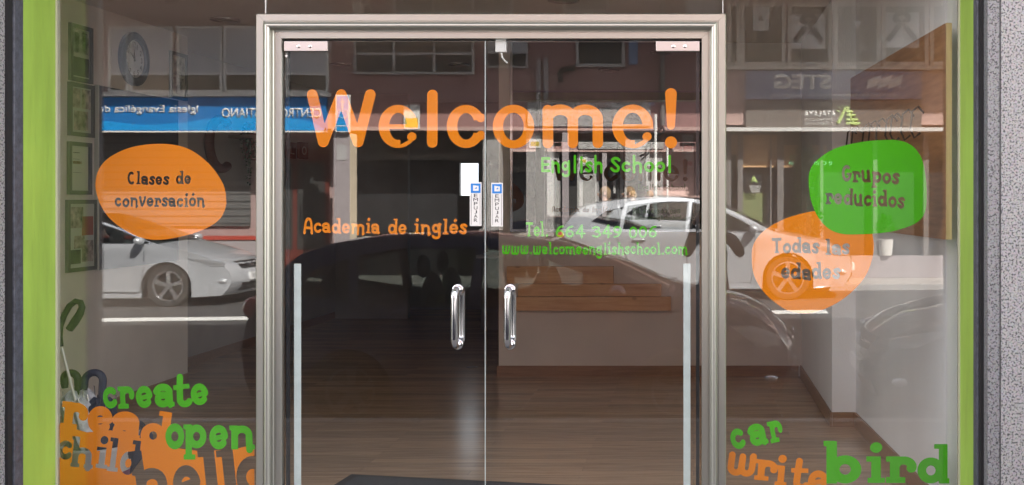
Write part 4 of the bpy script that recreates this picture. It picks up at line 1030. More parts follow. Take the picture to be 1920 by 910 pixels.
        if plate: text('plate_text', plate, 'ink', pl, (px_*sc+.0005, -.23*sc, (pz+.022)*sc), (0,1,0), UZ, w=.46*sc, h=.068*sc, thick=.001)
    # wiper and aerial
    a = top[wind[0]]; scl(MB().tube([(a[0]+.05, -.5, a[1]+.03), (a[0]-.06, .1, a[1]+.075)], .008, 6)).build('wiper', 'trim_black', t, local=True)
    t.location.z += gz
    return t
hatch_top = [(2.04,.20),(2.13,.32),(2.17,.48),(2.14,.62),(2.02,.73),(1.75,.83),(1.35,.92),(1.02,.98),(.62,1.20),(.15,1.42),(-.35,1.50),(-.95,1.49),(-1.55,1.41),(-1.82,1.33),(-2.02,1.08),(-2.10,.95),(-2.17,.70),(-2.15,.40),(-2.06,.24)]
hatch_win = [[(.86,.99),(.52,1.18),(.14,1.36),(-.16,1.415),(-.20,1.0)], [(-.27,1.0),(-.23,1.42),(-.70,1.42),(-1.10,1.36),(-1.16,1.04)], [(-1.22,1.05),(-1.17,1.35),(-1.42,1.28),(-1.62,1.14)]]
make_car('silver_hatchback', (.16, -12.86, zroad(-12.5)), 0, 'sunlit silver five door hatchback parked alone across the street in front of the granite doorway', 'car_silver', hatch_top, (1.22,-1.38), .87, .98, hatch_win, (7,10), (13,14), sc=1.10, rim=.235, tyre=.325)
civic_top = [(2.02,.18),(2.14,.30),(2.18,.42),(2.15,.55),(2.02,.68),(1.75,.80),(1.40,.90),(1.05,.98),(.95,1.0),(.40,1.24),(-.15,1.42),(-.6,1.45),(-1.2,1.40),(-1.75,1.22),(-1.98,1.10),(-2.05,.85),(-2.10,.45),(-2.05,.24)]
civic_win = [[(1.0,.985),(.45,1.20),(-.1,1.36),(-.30,1.38),(-.34,.99)], [(-.40,.99),(-.36,1.385),(-.8,1.38),(-1.25,1.30),(-1.45,1.06)]]
make_car('silver_hatchback', (-9.66, -12.86, zroad(-12.5, -9.66)), 0, 'sunlit silver wedge shaped hatchback parked outside the church with the blue sign', 'car_silver', civic_top, (1.22,-1.40), .87, .97, civic_win, (7,10), (13,14), sc=1.04, rim=.235, tyre=.33, plate='1288 GYX', lamp=(1.46,2.04,.63,.76))
navy_top = [(2.10,.22),(2.20,.35),(2.24,.50),(2.24,.66),(2.16,.80),(1.95,.93),(1.65,1.03),(1.25,1.10),(.75,1.32),(.25,1.49),(-.4,1.57),(-1.2,1.55),(-1.75,1.42),(-2.05,1.10),(-2.14,.92),(-2.22,.65),(-2.20,.40),(-2.12,.26)]
navy_win = [[(1.0,1.06),(.62,1.25),(.20,1.41),(-.22,1.465),(-.25,1.0)], [(-.33,1.0),(-.30,1.47),(-.9,1.46),(-1.25,1.40),(-1.22,1.02)], [(-1.30,1.03),(-1.33,1.38),(-1.62,1.28),(-1.74,1.10)]]
make_car('navy_hatchback', (-1.46, -4.34, zroad(-3.4)), 0, 'dark navy hatchback parked close to the kerb right in front of the shop', 'car_navy', navy_top, (1.32,-1.30), .84, 1.06, navy_win, (7,9), (12,13), tyre=.31, rim=.2, rim_m='hub_grey', lamp=(1.72,2.14,.66,.84))
make_car('black_hatchback', (3.66, -4.22, zroad(-3.4)), R(180), 'black hatchback parked nose to nose with the navy one by the kerb', 'car_black', [(x, z*1.04) for x, z in hatch_top], (1.26,-1.36), .88, 1.02, [[(x, z*1.04) for x, z in p] for p in hatch_win], (7,10), (13,14), tyre=.32, rim=.215)

# ------------------------------------------------------------------ far side of the street
D0 = 15.0; FY = -D0; SD = 2000/(5+D0)
def fx(p, d=D0): return (p-1300)/(2000/(5+d))
def fz(p, d=D0): return HC+(375-p)/(2000/(5+d))
RY = FY-.8      # recessed ground floor
def fwin(parent, x0, x1, z0, z1, frame, pane_m, cols=1, splits=(), t=.05, y=FY):
    """window: frame ring and bars proud of the wall, one pane"""
    g = MB().box(x0, x0+t, y+.002, y+.06, z0, z1).box(x1-t, x1, y+.002, y+.06, z0, z1).box(x0+t, x1-t, y+.002, y+.06, z0, z0+t).box(x0+t, x1-t, y+.002, y+.06, z1-t, z1)
    for i in range(1, cols):
        xx = x0+(x1-x0)*i/cols; g.box(xx-t/2, xx+t/2, y+.002, y+.052, z0+t, z1-t)
    for sp in splits: g.box(x0+t, x1-t, y+.002, y+.054, z0+(z1-z0)*sp-t/2, z0+(z1-z0)*sp+t/2)
    f = g.build('window', frame, parent)
    for i, (a, b, m) in enumerate(pane_m):
        B(x0+t*.5, x1-t*.5, y+.003, y+.02, z0+(z1-z0)*a, z0+(z1-z0)*b).build('pane', m, f)
    return f
SLAB_Z = 6.0  # underside of the unseen slabs added to shade the upper facades
# --- church
xa, xb = -14.6, fx(622); ch = thing('church_building', (-10.4, FY, .08), 'mauve rendered church front with a white framed window band over a blue sign', 'building')
B(xa, xb, FY-6, FY, 2.90, 9.6).build('upper_wall', 'facade_church', ch)
B(xa, xb, FY-6, RY, .084, 2.897).build('wall', 'facade_church', ch)
B(xa, xb, FY-.79, -12.78, SLAB_Z, SLAB_Z+.22).build('shade_slab', 'lilac_render', ch)
for x0, x1 in ((205,243),(246,325),(334,418),(421,503),(537,617)):
    fwin(ch, fx(x0), fx(x1), fz(174), fz(50), 'white_frame', [(0,.28,'panel_brown'),(.28,1,'window_blind')], 1, (.28,), .045)
B(xa, xb-.02, FY+.003, FY+.12, fz(182), fz(174.5)).build('ledge', 'white_frame', ch)
# entrance: dark shutter slats, low pale wall with a red line
B(xa, fx(470, 15.8), RY+.003, RY+.05, 1.05, 2.85).build('roller_shutter', 'roller_shutter', ch)
B(xa, fx(500, 15.8), RY+.052, RY+.16, .084, .78).build('plinth', 'lilac_render', ch)
B(xa, fx(500, 15.8), RY+.052, RY+.18, .785, .86).build('red_line', 'stripe_red', ch)
de = B(fx(505,15.8), fx(618,15.8), RY+.003, RY+.08, .084, 2.55).build('door', 'door_brown', ch)
for a, b in ((512, 552), (560, 612)): B(fx(a,15.8), fx(b,15.8), RY+.082, RY+.09, .6, 2.3).build('pane', 'window_dark', de)
MB().tube([(fx(570,15.8), RY+.13, .9), (fx(570,15.8), RY+.13, 1.5)], .015, 8).build('handle', 'iron', de)
bs = thing('church_sign', (-9.3, FY+.1, 2.86), 'long blue church sign with white lettering and a lighter wave under the windows', 'sign')
B(xa, fx(614), FY+.004, FY+.10, fz(246), fz(184)).build('board', 'shop_sign_blue', bs)
B(xa, fx(614), FY+.004, FY+.115, fz(249), fz(246.3)).build('edge', 'white_frame', bs)
pl = [(fx(614)-.0, fz(245.5)), (fx(600), fz(236)), (fx(585), fz(229))] + [(fx(570-i*30), fz(226-9*math.sin(i*.5))) for i in range(13)] + [(xa+.01, fz(222)), (xa+.01, fz(245.5))]
MB().prism([(-p[0], p[1]) for p in pl], (0, FY+.101, 0), UB, UZ, (0,1,0), .004).build('wave', 'shop_sign_light', bs)
text('lettering', 'CENTRO CRISTIANO', 'sign_white', bs, (fx(606), FY+.106, fz(222)), UB, UZ, w=1.86, h=.185, weight=.02)
text('lettering', 'Iglesia Evang\u00e9lica de', 'sign_white', bs, (fx(376), FY+.106, fz(216.5)), UB, UZ, w=1.86, h=.19, weight=.015)
# --- pillar with the small projecting sign
pi = thing('street_pillar', (fx(645), FY+.3, .08), 'mauve rendered pillar with a pale cream side and a small service door', 'pillar')
xp0, xp1 = fx(626, 14.5), fx(656, 14.5)
B(xp0, xp1, FY+.13, FY+.52, .084, 2.78).build('shaft', 'lilac_render', pi)
B(xp1+.001, xp1+.012, FY+.14, FY+.51, .09, 2.775).build('sunlit_side', 'sunlit_render', pi)  # sunlit look of this face put into its colour
B(fx(632,14.5), fx(650,14.5), FY+.521, FY+.53, fz(300,14.5), fz(272,14.5)).build('service_door', 'grey_frame', pi)
ps = thing('projecting_sign', (fx(640), FY+.4, 2.78), 'small blue and white blade sign with a cross and book on the mauve pillar', 'sign')
B(fx(629,14.4), fx(655,14.4), FY+.54, FY+.60, fz(248,14.4), fz(178,14.4)).build('case', 'white_frame', ps)
q = B(fx(631,14.4), fx(653,14.4), FY+.601, FY+.604, fz(246,14.4), fz(180,14.4)).build('blue_face', 'shop_sign_light', ps)
cxs = fx(642,14.4); zc = fz(196,14.4)
MB().box(cxs-.012, cxs+.012, FY+.605, FY+.61, zc-.09, zc+.11).box(cxs-.05, cxs-.013, FY+.605, FY+.61, zc+.04, zc+.06).box(cxs+.013, cxs+.05, FY+.605, FY+.61, zc+.04, zc+.06).build('cross', 'sign_white', q)
MB().tube([(cxs-.09, FY+.606, zc-.12), (cxs-.045, FY+.606, zc-.10), (cxs, FY+.606, zc-.14), (cxs+.045, FY+.606, zc-.10), (cxs+.09, FY+.606, zc-.12), (cxs+.09, FY+.606, zc-.22), (cxs, FY+.606, zc-.25), (cxs-.09, FY+.606, zc-.22), (cxs-.09, FY+.606, zc-.12)], .008, 6).build('book', 'sign_white', q)
B(cxs-.1, cxs+.1, FY+.605, FY+.608, fz(237,14.4), fz(235.5,14.4)).build('line', 'sign_white', q)
# --- brown building
xa, xb = fx(622)+.006, fx(1361); br = thing('brown_building', (-3, FY, .08), 'dark red brown house with grey window bands over a garage shutter and granite doorway', 'building')
B(xa, xb, FY-6, FY, 2.93, 9.6).build('upper_wall', 'facade_brown', br)
B(xa, fx(1000,15.8), FY-6, RY-.1, .084, 2.927).build('wall', 'opening_dark', br)
B(fx(1000,15.8)+.002, xb, FY-6, RY, .084, 2.927).build('wall', 'facade_pink', br)
B(xa, xb, FY-.79, -12.78, SLAB_Z, SLAB_Z+.22).build('shade_slab', 'lilac_render', br)  # added out of view, casts shade on the wall below
B(xa, xb, FY-.1, FY+.03, 2.86, 2.928).build('ledge', 'facade_pink', br)
fwin(br, fx(664), fx(890), fz(140), fz(66), 'grey_frame', [(0,1,'window_dark')], 3, (.52,), .045)
fwin(br, fx(738), fx(962), fz(26), fz(-60), 'grey_frame', [(0,1,'window_dark')], 3, (.5,), .045)
fwin(br, fx(912), fx(990), fz(128), fz(66), 'grey_frame', [(0,.45,'window_dark'),(.45,1,'window_blind')], 1, (.45,), .035)
fwin(br, fx(1080), fx(1172), fz(126), fz(60), 'grey_frame', [(0,1,'window_dark')], 1, (), .06)
fwin(br, fx(1056), fx(1142), fz(24), fz(-60), 'grey_frame', [(0,1,'window_dark')], 1, (), .05)
fwin(br, fx(1285), fx(1352), fz(62), fz(-60), 'grey_frame', [(0,1,'window_blind')], 2, (), .05)
for (p, y0) in ((1010, 110), (1024, 108)): B(fx(p-4), fx(p+4), FY+.004, FY+.05, 2.94, fz(y0)).build('drain_strip', 'lilac_render', br)
MB().tube([(fx(1242), FY+.06, 2.95), (fx(1242), FY+.06, 5.9)], .05, 10).build('drain_pipe', 'shutter_metal', br, smooth=60)
one('wall_lamp', MB().box(fx(668), fx(683), FY+.003, FY+.22, fz(26), fz(8)).tube([(fx(683), FY+.1, fz(12)), (fx(694), FY+.1, fz(10)), (fx(700), FY+.1, fz(22))], .02, 8), 'cream_frame', 'small pale floodlight box with a curved arm on the brown wall', 'lamp')
one('gas_meter_pipe', MB().tube([(fx(1078), FY+.05, fz(128)), (fx(1056), FY+.05, fz(131)), (fx(1050), FY+.05, fz(140)), (fx(1052), FY+.05, fz(154))], .05, 8), 'iron', 'bent black pipe under the window of the brown house', 'pipe', smooth=60)
one('banner', B(fx(1179), fx(1196), FY+.003, FY+.02, fz(121), fz(60)), 'notice_blue', 'narrow blue hanging banner beside the small window', 'banner')
# garage shutter and posts
gs = thing('garage_shutter', (fx(790), RY, 2.4), 'half raised dark roller shutter over a black garage opening', 'shutter')
B(fx(668,15.8), fx(905,15.8), RY-.09, RY-.02, fz(286,15.8), 2.926).build('ribbed_header', 'roller_shutter', gs)
B(fx(668,15.8), fx(905,15.8), RY-.09, RY+.02, fz(300,15.8), fz(286,15.8)-.002).build('bottom_rail', 'shutter_metal', gs)
for k_ in range(30):
    x = fx(672+k_*7.7, 15.8); 
    if k_ == 0: rib = MB()
    rib.box(x-.012, x+.012, RY-.018, RY-.005, fz(284,15.8), 2.90)
rib.build('ribs', 'shutter_metal', gs)
for (p0, p1, nm, lab) in ((903, 936, 'granite_post', 'granite post between the garage shutter and the doorway'), (985, 1036, 'granite_post', 'broad granite post on the garage side of the doorway'), (1172, 1217, 'granite_post', 'granite post on the pink wall side of the doorway')):
    one(nm, B(fx(p0), fx(p1), FY-.4, FY-.102, .084, 2.857), 'granite_street', lab, 'post')
one('granite_lintel', B(fx(990), fx(1220), FY+.004, FY+.06, 2.935, fz(193)), 'granite_street', 'long granite lintel band over the street doorway', 'lintel')
dd = thing('street_door', (fx(1100), RY, .08), 'dark glazed street door with pale side frames behind the silver hatchback', 'door')
for p in (1060, 1090, 1120, 1166): B(fx(p-3,15.8), fx(p+3,15.8), RY+.003, RY+.08, .084, 2.6).build('frame', 'grey_frame', dd)
B(fx(1040,15.8), fx(1170,15.8), RY+.002, RY+.02, .084, 2.6).build('pane', 'window_dark', dd)
B(fx(1040,15.8), fx(1170,15.8), RY+.003, RY+.09, 2.602, 2.72).build('head', 'grey_frame', dd)
B(fx(1054), fx(1066), FY-.05, FY-.0, .084, 2.857).build('frame', 'lilac_render', dd)
for (p0, p1, y0, y1, ms, lab) in ((757, 787, 197, 243, ('sign_white','notice_yellow'), 'white and yellow garage notice under the window band'), (992, 1014, 250, 278, ('sign_white','notice_yellow'), 'small white notice with a yellow foot on the granite post'), (1279, 1300, 253, 288, ('sign_white','notice_red'), 'small white and red notice on the pink wall')):
    yy = FY+.03 if y1 < 246 else (FY-.1 if p0 < 1100 else RY); d_ = -yy
    nt_ = thing('wall_notice', (fx((p0+p1)/2, d_), yy, fz(y1, d_)), lab, 'notice', 'small notices on the far house')
    B(fx(p0,d_), fx(p1,d_), yy+.003, yy+.012, fz(y1,d_), fz(y0,d_)).build('plate', ms[0], nt_)
    B(fx(p0+3,d_), fx(p1-3,d_), yy+.0125, yy+.015, fz(y1-4,d_), fz((y0+y1)/2+2,d_)).build('colour_field', ms[1], nt_)
# white pole with an ornate iron bracket
po = thing('white_pole', (fx(1229,14.2), FY+.8, .08), 'thin white pole with a black scrolled iron bracket in front of the granite post', 'pole')
MB().tube([(fx(1229,14.2), FY+.8, .084), (fx(1229,14.2), FY+.8, fz(214,14.2))], .03, 10).build('shaft', 'white_frame', po, smooth=60)
ir = MB()
for (a, b, c_, e) in ((1240,236,1206,300), (1232,250,1200,296), (1244,240,1226,268), (1222,262,1210,276)):
    P0 = Vector((fx(a,14.2), FY+.8, fz(b,14.2))); P1 = Vector((fx(c_,14.2), FY+.8, fz(e,14.2)))
    ir.tube([P0+(P1-P0)*t_+Vector((math.sin(t_*9+a)*.035, 0, math.cos(t_*7+b)*.03)) for t_ in np.linspace(0, 1, 16)], .018, 6)
ir.build('iron_scroll', 'iron', po)
# --- pink building with the shop signs
xa, xb = fx(1361)+.006, 7.2; pk = thing('pink_building', (4, FY, .08), 'pinkish house with cream framed office windows over two shop signs', 'building')
B(xa, xb, FY-6, FY, 2.97, 9.6).build('upper_wall', 'facade_pink', pk)
B(xa, xb, FY-6, RY-.6, .084, 2.967).build('wall', 'facade_brown', pk)
B(xa, xb, FY-.79, -12.78, SLAB_Z, SLAB_Z+.22).build('shade_slab', 'lilac_render', pk)  # same unseen slab, added for its shadow on this front
wx = [(1364,1388),(1389,1473),(1477,1560),(1563,1650),(1653,1740),(1743,1830),(1833,1920)]
for a, b in wx: fwin(pk, fx(a), fx(b), fz(124), fz(6), 'cream_frame', [(0,1,'panel_brown')], 1, (), .07)
B(xa, xb, FY+.003, FY+.10, fz(131), fz(125)).build('ledge', 'cream_frame', pk)
B(xa, xb, FY-.14, FY+.14, fz(247), fz(240)).build('ledge', 'white_frame', pk)
def ribbon_poster(p0, p1, y0, y1, word, lab):
    t = thing('ribbon_poster', (fx((p0+p1)/2), FY+.02, fz(y1)), lab, 'poster', 'posters in the office windows')
    B(fx(p0), fx(p1), FY+.022, FY+.026, fz(y1), fz(y0)).build('sheet', 'steg_mark', t)
    cx, cy = fx((p0+p1)/2), fz(y0+(y1-y0)*.28); w_ = fx(p1)-fx(p0)
    pts = [(-.46,-.62),(-.08,.0),(-.22,.20),(-.14,.38),(0,.44),(.14,.38),(.22,.20),(.08,.0),(.46,-.62)]
    P = [(cx+a*w_*.9, FY+.03, cy-.04+b*w_*.75) for a, b in spl(pts, 4)]
    g = MB()
    for side in (1, -1):
        q = P
    vs = []; 
    for i, p in enumerate(P):
        a = Vector(P[max(i-1,0)]); b = Vector(P[min(i+1,len(P)-1)]); d = (b-a).normalized(); nrm = Vector((-d.z,0,d.x))*w_*.072
        vs += [Vector(p)+nrm, Vector(p)-nrm, Vector(p)+nrm+Vector((0,.004+.0004*i,0)), Vector(p)-nrm+Vector((0,.004+.0004*i,0))]
    f = []
    for i in range(len(P)-1): f += [(4*i,4*i+1,4*i+5,4*i+4),(4*i+2,4*i+6,4*i+7,4*i+3),(4*i,4*i+4,4*i+6,4*i+2),(4*i+1,4*i+3,4*i+7,4*i+5)]
    g.add(vs, f).build('ribbon', 'ribbon_dark', t)
    text('lettering', word, 'sign_white', t, (cx+w_*.16, FY+.046, cy-.10), UB, UZ, w=w_*.32, h=.10, thick=.001, weight=.02)
ribbon_poster(1484, 1547, 27, 92, 'FP', 'white poster with a dark ribbon marked FP in an office window')
ribbon_poster(1658, 1723, 24, 90, 'PTFP', 'white poster with a dark ribbon marked PTFP in an office window')
t = thing('small_poster', (fx(1427), FY+.02, fz(58)), 'small plain paper poster in the office window next to the ledge end', 'poster'); B(fx(1412), fx(1442), FY+.022, FY+.026, fz(58), fz(14)).build('sheet', 'steg_mark', t)
MB().prism([(-.06,0),(.06,0),(0,.12)], (fx(1427), FY+.0262, fz(40)), UB, UZ, (0,1,0), .002).build('drawing', 'ribbon_dark', t)
t = thing('small_poster', (fx(1608), FY+.02, fz(66)), 'outlined notice with a white triangle in an office window', 'poster'); B(fx(1596), fx(1624), FY+.022, FY+.025, fz(66), fz(22)).build('sheet', 'panel_brown', t)
MB().prism([(-.09,.08),(.09,.08),(0,-.07)], (fx(1608), FY+.0256, fz(48)), UB, UZ, (0,1,0), .002).build('triangle', 'sign_white', t)
sg = thing('union_sign', (fx(1562), FY+.05, fz(187)), 'wide slate blue sign with pale block lettering and three slanted flags', 'sign')
B(fx(1398), fx(1727), FY+.003, FY+.06, fz(187), fz(134)).build('board', 'steg_blue', sg)
text('lettering', 'STEG', 'steg_mark', sg, (fx(1558), FY+.061, fz(168)), UB, UZ, w=fx(1558)-fx(1451), h=fz(140)-fz(168), weight=.04)
text('lettering', 'Sindicato de Traballadoras e Traballadores do Ensino de Galiza  -  www.stegsindicato.org', 'steg_mark', sg, (fx(1686), FY+.061, fz(184)), UB, UZ, w=fx(1686)-fx(1444), h=.085, weight=.008)
for i in range(3):
    x0 = fx(1601+i*20); MB().prism([(0,0),(.22,.08),(.21,.0),(.22,-.0),(.28,.27),(.03,.17)], (fx(1650-(-i*20)-26), FY+.061, fz(168)), (1,0,0), UZ, (0,1,0), .004+.001*i).build('flag', 'steg_mark', sg)
ag = thing('agency_sign', (fx(1562), FY+.05, fz(239)), 'dark taupe shop sign with white lettering and a pale green letter A with fingers', 'sign')
B(fx(1398), fx(1727), FY+.003, FY+.05, fz(239), fz(191)).build('board', 'sign_grey', ag)
text('lettering', 'ATALAYA', 'sign_white', ag, (fx(1567), FY+.051, fz(220)), UB, UZ, w=fx(1567)-fx(1506), h=.12, weight=.045)
text('lettering', 'COMUNICACI\u00d3N', 'sign_white', ag, (fx(1566), FY+.051, fz(227.5)), UB, UZ, w=fx(1566)-fx(1508), h=.062)
text('lettering', 'Y PUBLICIDAD', 'sign_white', ag, (fx(1562), FY+.051, fz(234)), UB, UZ, w=fx(1562)-fx(1508), h=.05)
A = MB(); Z0 = fz(232); A_ = lambda p: fx(p)
A.tube([(A_(1571), FY+.055, Z0), (A_(1586), FY+.055, fz(200))], .035, 6)
for i, (L, zz) in enumerate(((1611,232),(1608,225),(1603,217),(1598,210),(1592,203))): A.tube([(A_(1586), FY+.057+.002*i, fz(zz)), (A_(L), FY+.057+.002*i, fz(zz))], .028, 6)
A.tube([(A_(1586), FY+.056, fz(200)), (A_(1598), FY+.056, fz(230))], .03, 6)
for (a, b, c_, e) in ((1568,208,1574,211),(1570,200,1576,205),(1577,198,1580,203)): A.tube([(A_(a), FY+.055, fz(b)), (A_(c_), FY+.055, fz(e))], .016, 6)
A.build('letter_mark', 'logo_green', ag)
# storefront under it: wood boards, glass door, painted slogan
sf = thing('agency_storefront', (2.5, RY-.2, .08), 'glazed shop front with knotted pine boards and pale uprights under the taupe sign', 'shop front')
sd = 15.35; SY = -sd
B(fx(1369,sd), fx(1462,sd), SY-.05, SY, fz(272,sd), fz(253,sd)).build('pine_board', 'pine', sf)
B(fx(1369,sd), fx(1550,sd), SY-.05, SY-.004, fz(290,sd), fz(272,sd)-.003).build('pine_board', 'pine', sf)
B(fx(1381,sd), fx(1500,sd), SY-.05, SY-.002, fz(314,sd), fz(290,sd)-.003).build('pine_board', 'pine', sf)
for p, w_ in ((1366,.10),(1388,.10),(1445,.025),(1463,.12),(1540,.06),(1640,.08),(1735,.10)):
    B(fx(p,sd)-w_/2, fx(p,sd)+w_/2, SY+.002, SY+.08, .084, 2.83).build('upright', 'upright_grey', sf)
B(xa+.01, xb, SY-.14, SY-.10, .09, 2.85).build('display_back', 'opening_dark', sf)
B(xa+.01, xb, SY+.01, SY+.12, .084, .50).build('plinth', 'lilac_render', sf)
for nm, tx, y in (('lettering', 'O que conta', 300), ('lettering', '\u00e9 como se con', 310)): text(nm, tx, 'neon_green', sf, (fx(1547 if y == 300 else 1559, sd), SY+.05, fz(y,sd)), UB, UZ, w=fx(1547 if y == 300 else 1559,sd)-fx(1480,sd), h=.115)
B(fx(1390,sd), fx(1436,sd), SY-.098, SY-.09, fz(430,sd), fz(362,sd)).build('pane_film', 'film_green', sf)
text('letter_mark', 'A', 'logo_green', sf, (fx(1421,sd), SY+.02, fz(344,sd)), UB, UZ, w=.16, h=.13, weight=.03)
for i in range(4): B(fx(1405+i,sd), fx(1427-i,sd), SY+.02, SY+.024, fz(350+i*3.5,sd), fz(348.6+i*3.5,sd)).build('small_print', 'sign_white', sf)
# potted conifer and planter
def plant(loc, h, r, label, n, pot):
    t = thing('potted_conifer' if n > 500 else 'potted_shrub', loc, label, 'plant'); x, y, z = loc
    if pot: MB().lathe((x, y, z), UZ, [(0,0),(0,r*.7),(pot,r*.85),(pot,r*.75),(pot-.04,0)], 20).build('pot', 'planter', t, smooth=40)
    MB().tube([(x, y, z+pot*.8), (x, y, z+h*.92)], [.03, .008], 8).build('trunk', 'trunk', t)
    f = MB(); f.open = True
    for i in range(n):
        k = random.random()**.8; rr = r*(1-k)**.75*(.75+.35*math.sin(k*23+1)**2)*math.sqrt(random.random())+.02; a = random.uniform(0, 6.28)
        p = Vector((x+rr*math.cos(a), y+rr*math.sin(a), z+pot+.12+(h-pot-.12)*k))
        u = Vector((math.cos(a)+random.uniform(-.6,.6), math.sin(a)+random.uniform(-.6,.6), random.uniform(-.5,.9))).normalized()*random.uniform(.06,.12); v = u.orthogonal().normalized()*.022
        f.add([p-u*.3, p+u*.3+v, p+u, p+u*.3-v], [(0,1,2,3)])
    f.build('foliage', 'conifer', t); return t
plant((fx(1509,15.2), -15.2, .084), fz(252,15.2)-.084, .34, 'dark conical conifer in a pot outside the pine boarded shop front', 1800, .42)
plant((fx(1661,15.25), -15.27, .505), .75, .17, 'small potted shrub on the ledge of the pine boarded shop front', 160, .30)

# ------------------------------------------------------------------ people
def person(label, loc, rz, joints, bones, mats_of, hair, hm, hlen=0, group=None, head=(0,0,1.6), yaw=0):
    t = thing('person', loc, label, 'person', group, rz); WL[t] = Vector((0,0,0))
    names = list(joints); me = bpy.data.meshes.new('body'); me.from_pydata([joints[n][0] for n in names], [(names.index(a), names.index(b)) for a, b in bones], [])
    o = bpy.data.objects.new('body', me); COL.objects.link(o)
    o.modifiers.new('Skin', 'SKIN'); sv = me.skin_vertices[0].data
    for i, n in enumerate(names): r = joints[n][1]; sv[i].radius = r if isinstance(r, tuple) else (r, r); sv[i].use_root = (n == 'pelvis')
    o.modifiers.new('Sub', 'SUBSURF').levels = 2
    dg = bpy.context.evaluated_depsgraph_get(); dg.update(); m2 = bpy.data.meshes.new_from_object(o.evaluated_get(dg)); o.modifiers.clear(); o.data = m2; o.parent = t; m2.name = 'body'
    ml = []
    for b in bones:
        if mats_of(b) not in ml: ml.append(mats_of(b))
    m2.materials.clear()
    for q in ml: m2.materials.append(M[q])
    sg_ = [(Vector(joints[a][0]), Vector(joints[b][0]), ml.index(mats_of((a, b)))) for a, b in bones]
    for p in m2.polygons:
        best = min(sg_, key=lambda q: (p.center-(q[0]+(q[1]-q[0])*max(0, min(1, (p.center-q[0]).dot(q[1]-q[0])/max((q[1]-q[0]).length_squared, 1e-9))))).length); p.material_index = best[2]; p.use_smooth = True
    H = Vector(head); rot = Matrix.Rotation(yaw, 3, 'Z')
    fc = lambda x, y, z: H+rot @ Vector((x, y, z))
    MB().ell(fc(0, .105, -.015), (.014,.022,.026), 10, 8).build('nose', 'skin', t, smooth=60, local=True)
    for s in (1, -1):
        MB().ell(fc(.033*s, .086, .012), (.015,.010,.009), 10, 8).build('eye', 'sign_white', t, smooth=60, local=True)
        MB().ell(fc(.086*s, -.005, -.005), (.012,.022,.032), 10, 8).build('ear', 'skin', t, smooth=60, local=True)
    MB().ell(fc(0, .088, -.055), (.024,.010,.007), 10, 8).build('mouth', 'notice_red', t, smooth=60, local=True)
    hb = MB().ell(fc(0, -.022, .028), (.094,.102,.104), 18, 12)
    if hlen: hb.ell(fc(0, -.06, -hlen*.35), (.085,.06,.06+hlen*.5), 14, 10)
    hb.build('hair', hm, t, smooth=60, local=True)
    return t
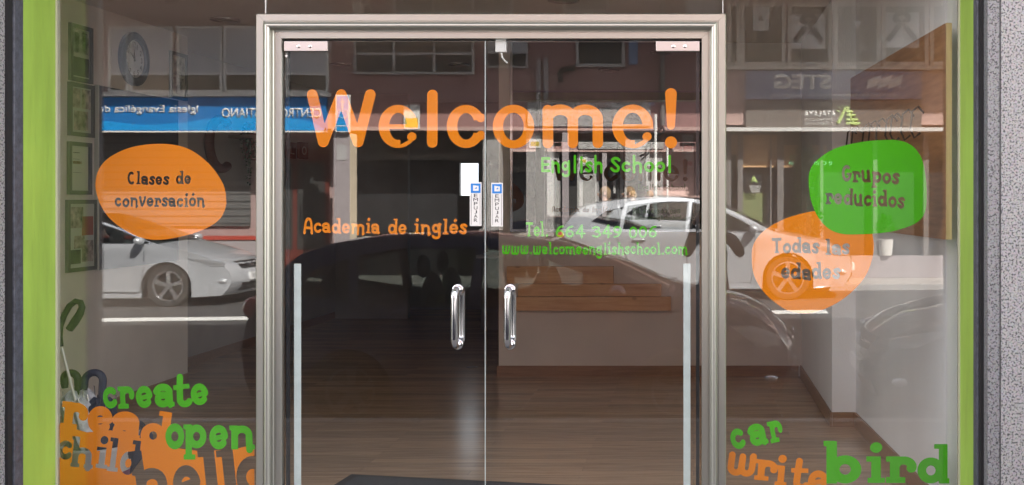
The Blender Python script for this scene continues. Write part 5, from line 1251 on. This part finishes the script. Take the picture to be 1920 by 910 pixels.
def body_joints(S_=1.0, arms='down'):
    J = dict(pelvis=((0,0,.94),(.15,.105)), waist=((0,.005,1.08),(.135,.095)), chest=((0,0,1.28),(.165,.11)), neck0=((0,-.01,1.43),(.08,.07)), neck=((0,0,1.50),.052), head=((0,.01,1.58),(.075,.088)), crown=((0,.0,1.67),(.07,.08)))
    for s, n in ((1,'l'),(-1,'r')):
        J.update({n+'hip':((.09*s,0,.88),.095), n+'knee':((.10*s,.02,.48),.062), n+'ankle':((.10*s,-.01,.09),.042), n+'heel':((.10*s,.0,.045),.045), n+'toe':((.11*s,.17,.035),(.045,.03))})
        if arms == 'down':
            J.update({n+'sh':((.19*s,0,1.40),.062), n+'elb':((.25*s,-.03,1.12),.045), n+'wri':((.25*s,.06,.88),.032), n+'palm':((.245*s,.09,.80),(.038,.022))})
            for f in range(4): J.update({n+'f%da'%f:((.235*s,.065+.018*f,.745),.0105), n+'f%db'%f:((.22*s,.068+.018*f,.71-.004*(f in (1,2))),.009)})
            J.update({n+'t1':((.215*s,.12,.80),.011), n+'t2':((.205*s,.135,.765),.0095)})
        else:   # both hands raised in front of the face round a small camera
            J.update({n+'sh':((.19*s,.02,1.40),.065), n+'elb':((.27*s,.20,1.25),.05), n+'wri':((.10*s-.08,.36,1.56),.034), n+'palm':((.075*s-.08,.40,1.625),(.036,.024))})
            for f in range(4): J.update({n+'f%da'%f:((.072*s-.08,.440,1.665-.018*f),.0105), n+'f%db'%f:((.045*s-.08,.455,1.667-.018*f),.009)})
            J.update({n+'t1':((.062*s-.08,.375,1.64),.011), n+'t2':((.04*s-.08,.38,1.65),.0095)})
    Bn = [('pelvis','waist'),('waist','chest'),('chest','neck0'),('neck0','neck'),('neck','head'),('head','crown')]
    for n in 'lr':
        Bn += [('pelvis',n+'hip'),(n+'hip',n+'knee'),(n+'knee',n+'ankle'),(n+'ankle',n+'heel'),(n+'heel',n+'toe'),('neck0',n+'sh'),(n+'sh',n+'elb'),(n+'elb',n+'wri'),(n+'wri',n+'palm'),(n+'palm',n+'t1'),(n+'t1',n+'t2')]
        for f in range(4): Bn += [(n+'palm',n+'f%da'%f),(n+'f%da'%f,n+'f%db'%f)]
    J = {k: (tuple(c*S_ for c in v[0]), v[1]) for k, v in J.items()}
    return J, Bn
def mats(top, legs):
    def f(b):
        a, c = b
        if c in ('neck','head','crown') or 'palm' in c or c[1:2] in ('f','t') and c[1:] not in ('toe',): return 'skin'
        if c.endswith(('hip','knee','ankle')): return legs
        if c.endswith(('heel','toe')): return 'trim_black'
        return top
    return f
J, Bn = body_joints(1.0, 'up')
pp = person('person in a dark jacket standing behind the navy hatchback and raising a small camera', (.20, -5.62, zroad(-5.6)), 0, J, Bn, mats('coat_dark', 'jeans'), 1, 'hair_dark', 0, None, (0,.015,1.63))
cm_ = tag(MB().box(-.06,.06,-.02,.02,-.037,.037).lathe((0,.02,0),(0,1,0),[(0,.028),(.022,.026),(.024,.018),(.012,.014)],18).build('camera_body', 'trim_black', None, bevel=.004), 'small black compact camera held up in both hands', 'camera'); cm_.name = 'compact_camera'; cm_.location = (.20-.08, -5.62+.435, zroad(-5.6)+1.64)
for (px_, lab, hl) in ((1134, 'person with tied back blond hair and a white top walking past the granite doorway', .06), (1180, 'second person with short blond hair and a white top walking beside a companion', 0)):
    J, Bn = body_joints(.97+.01*(hl > 0))
    person(lab, (fx(px_, 14.2), -14.2, .084), R(80 if hl else 75), J, Bn, mats('shirt_white', 'jeans'), 1, 'hair_blond', hl, 'people walking on the far pavement', (0,.015,1.63*.975), 0)
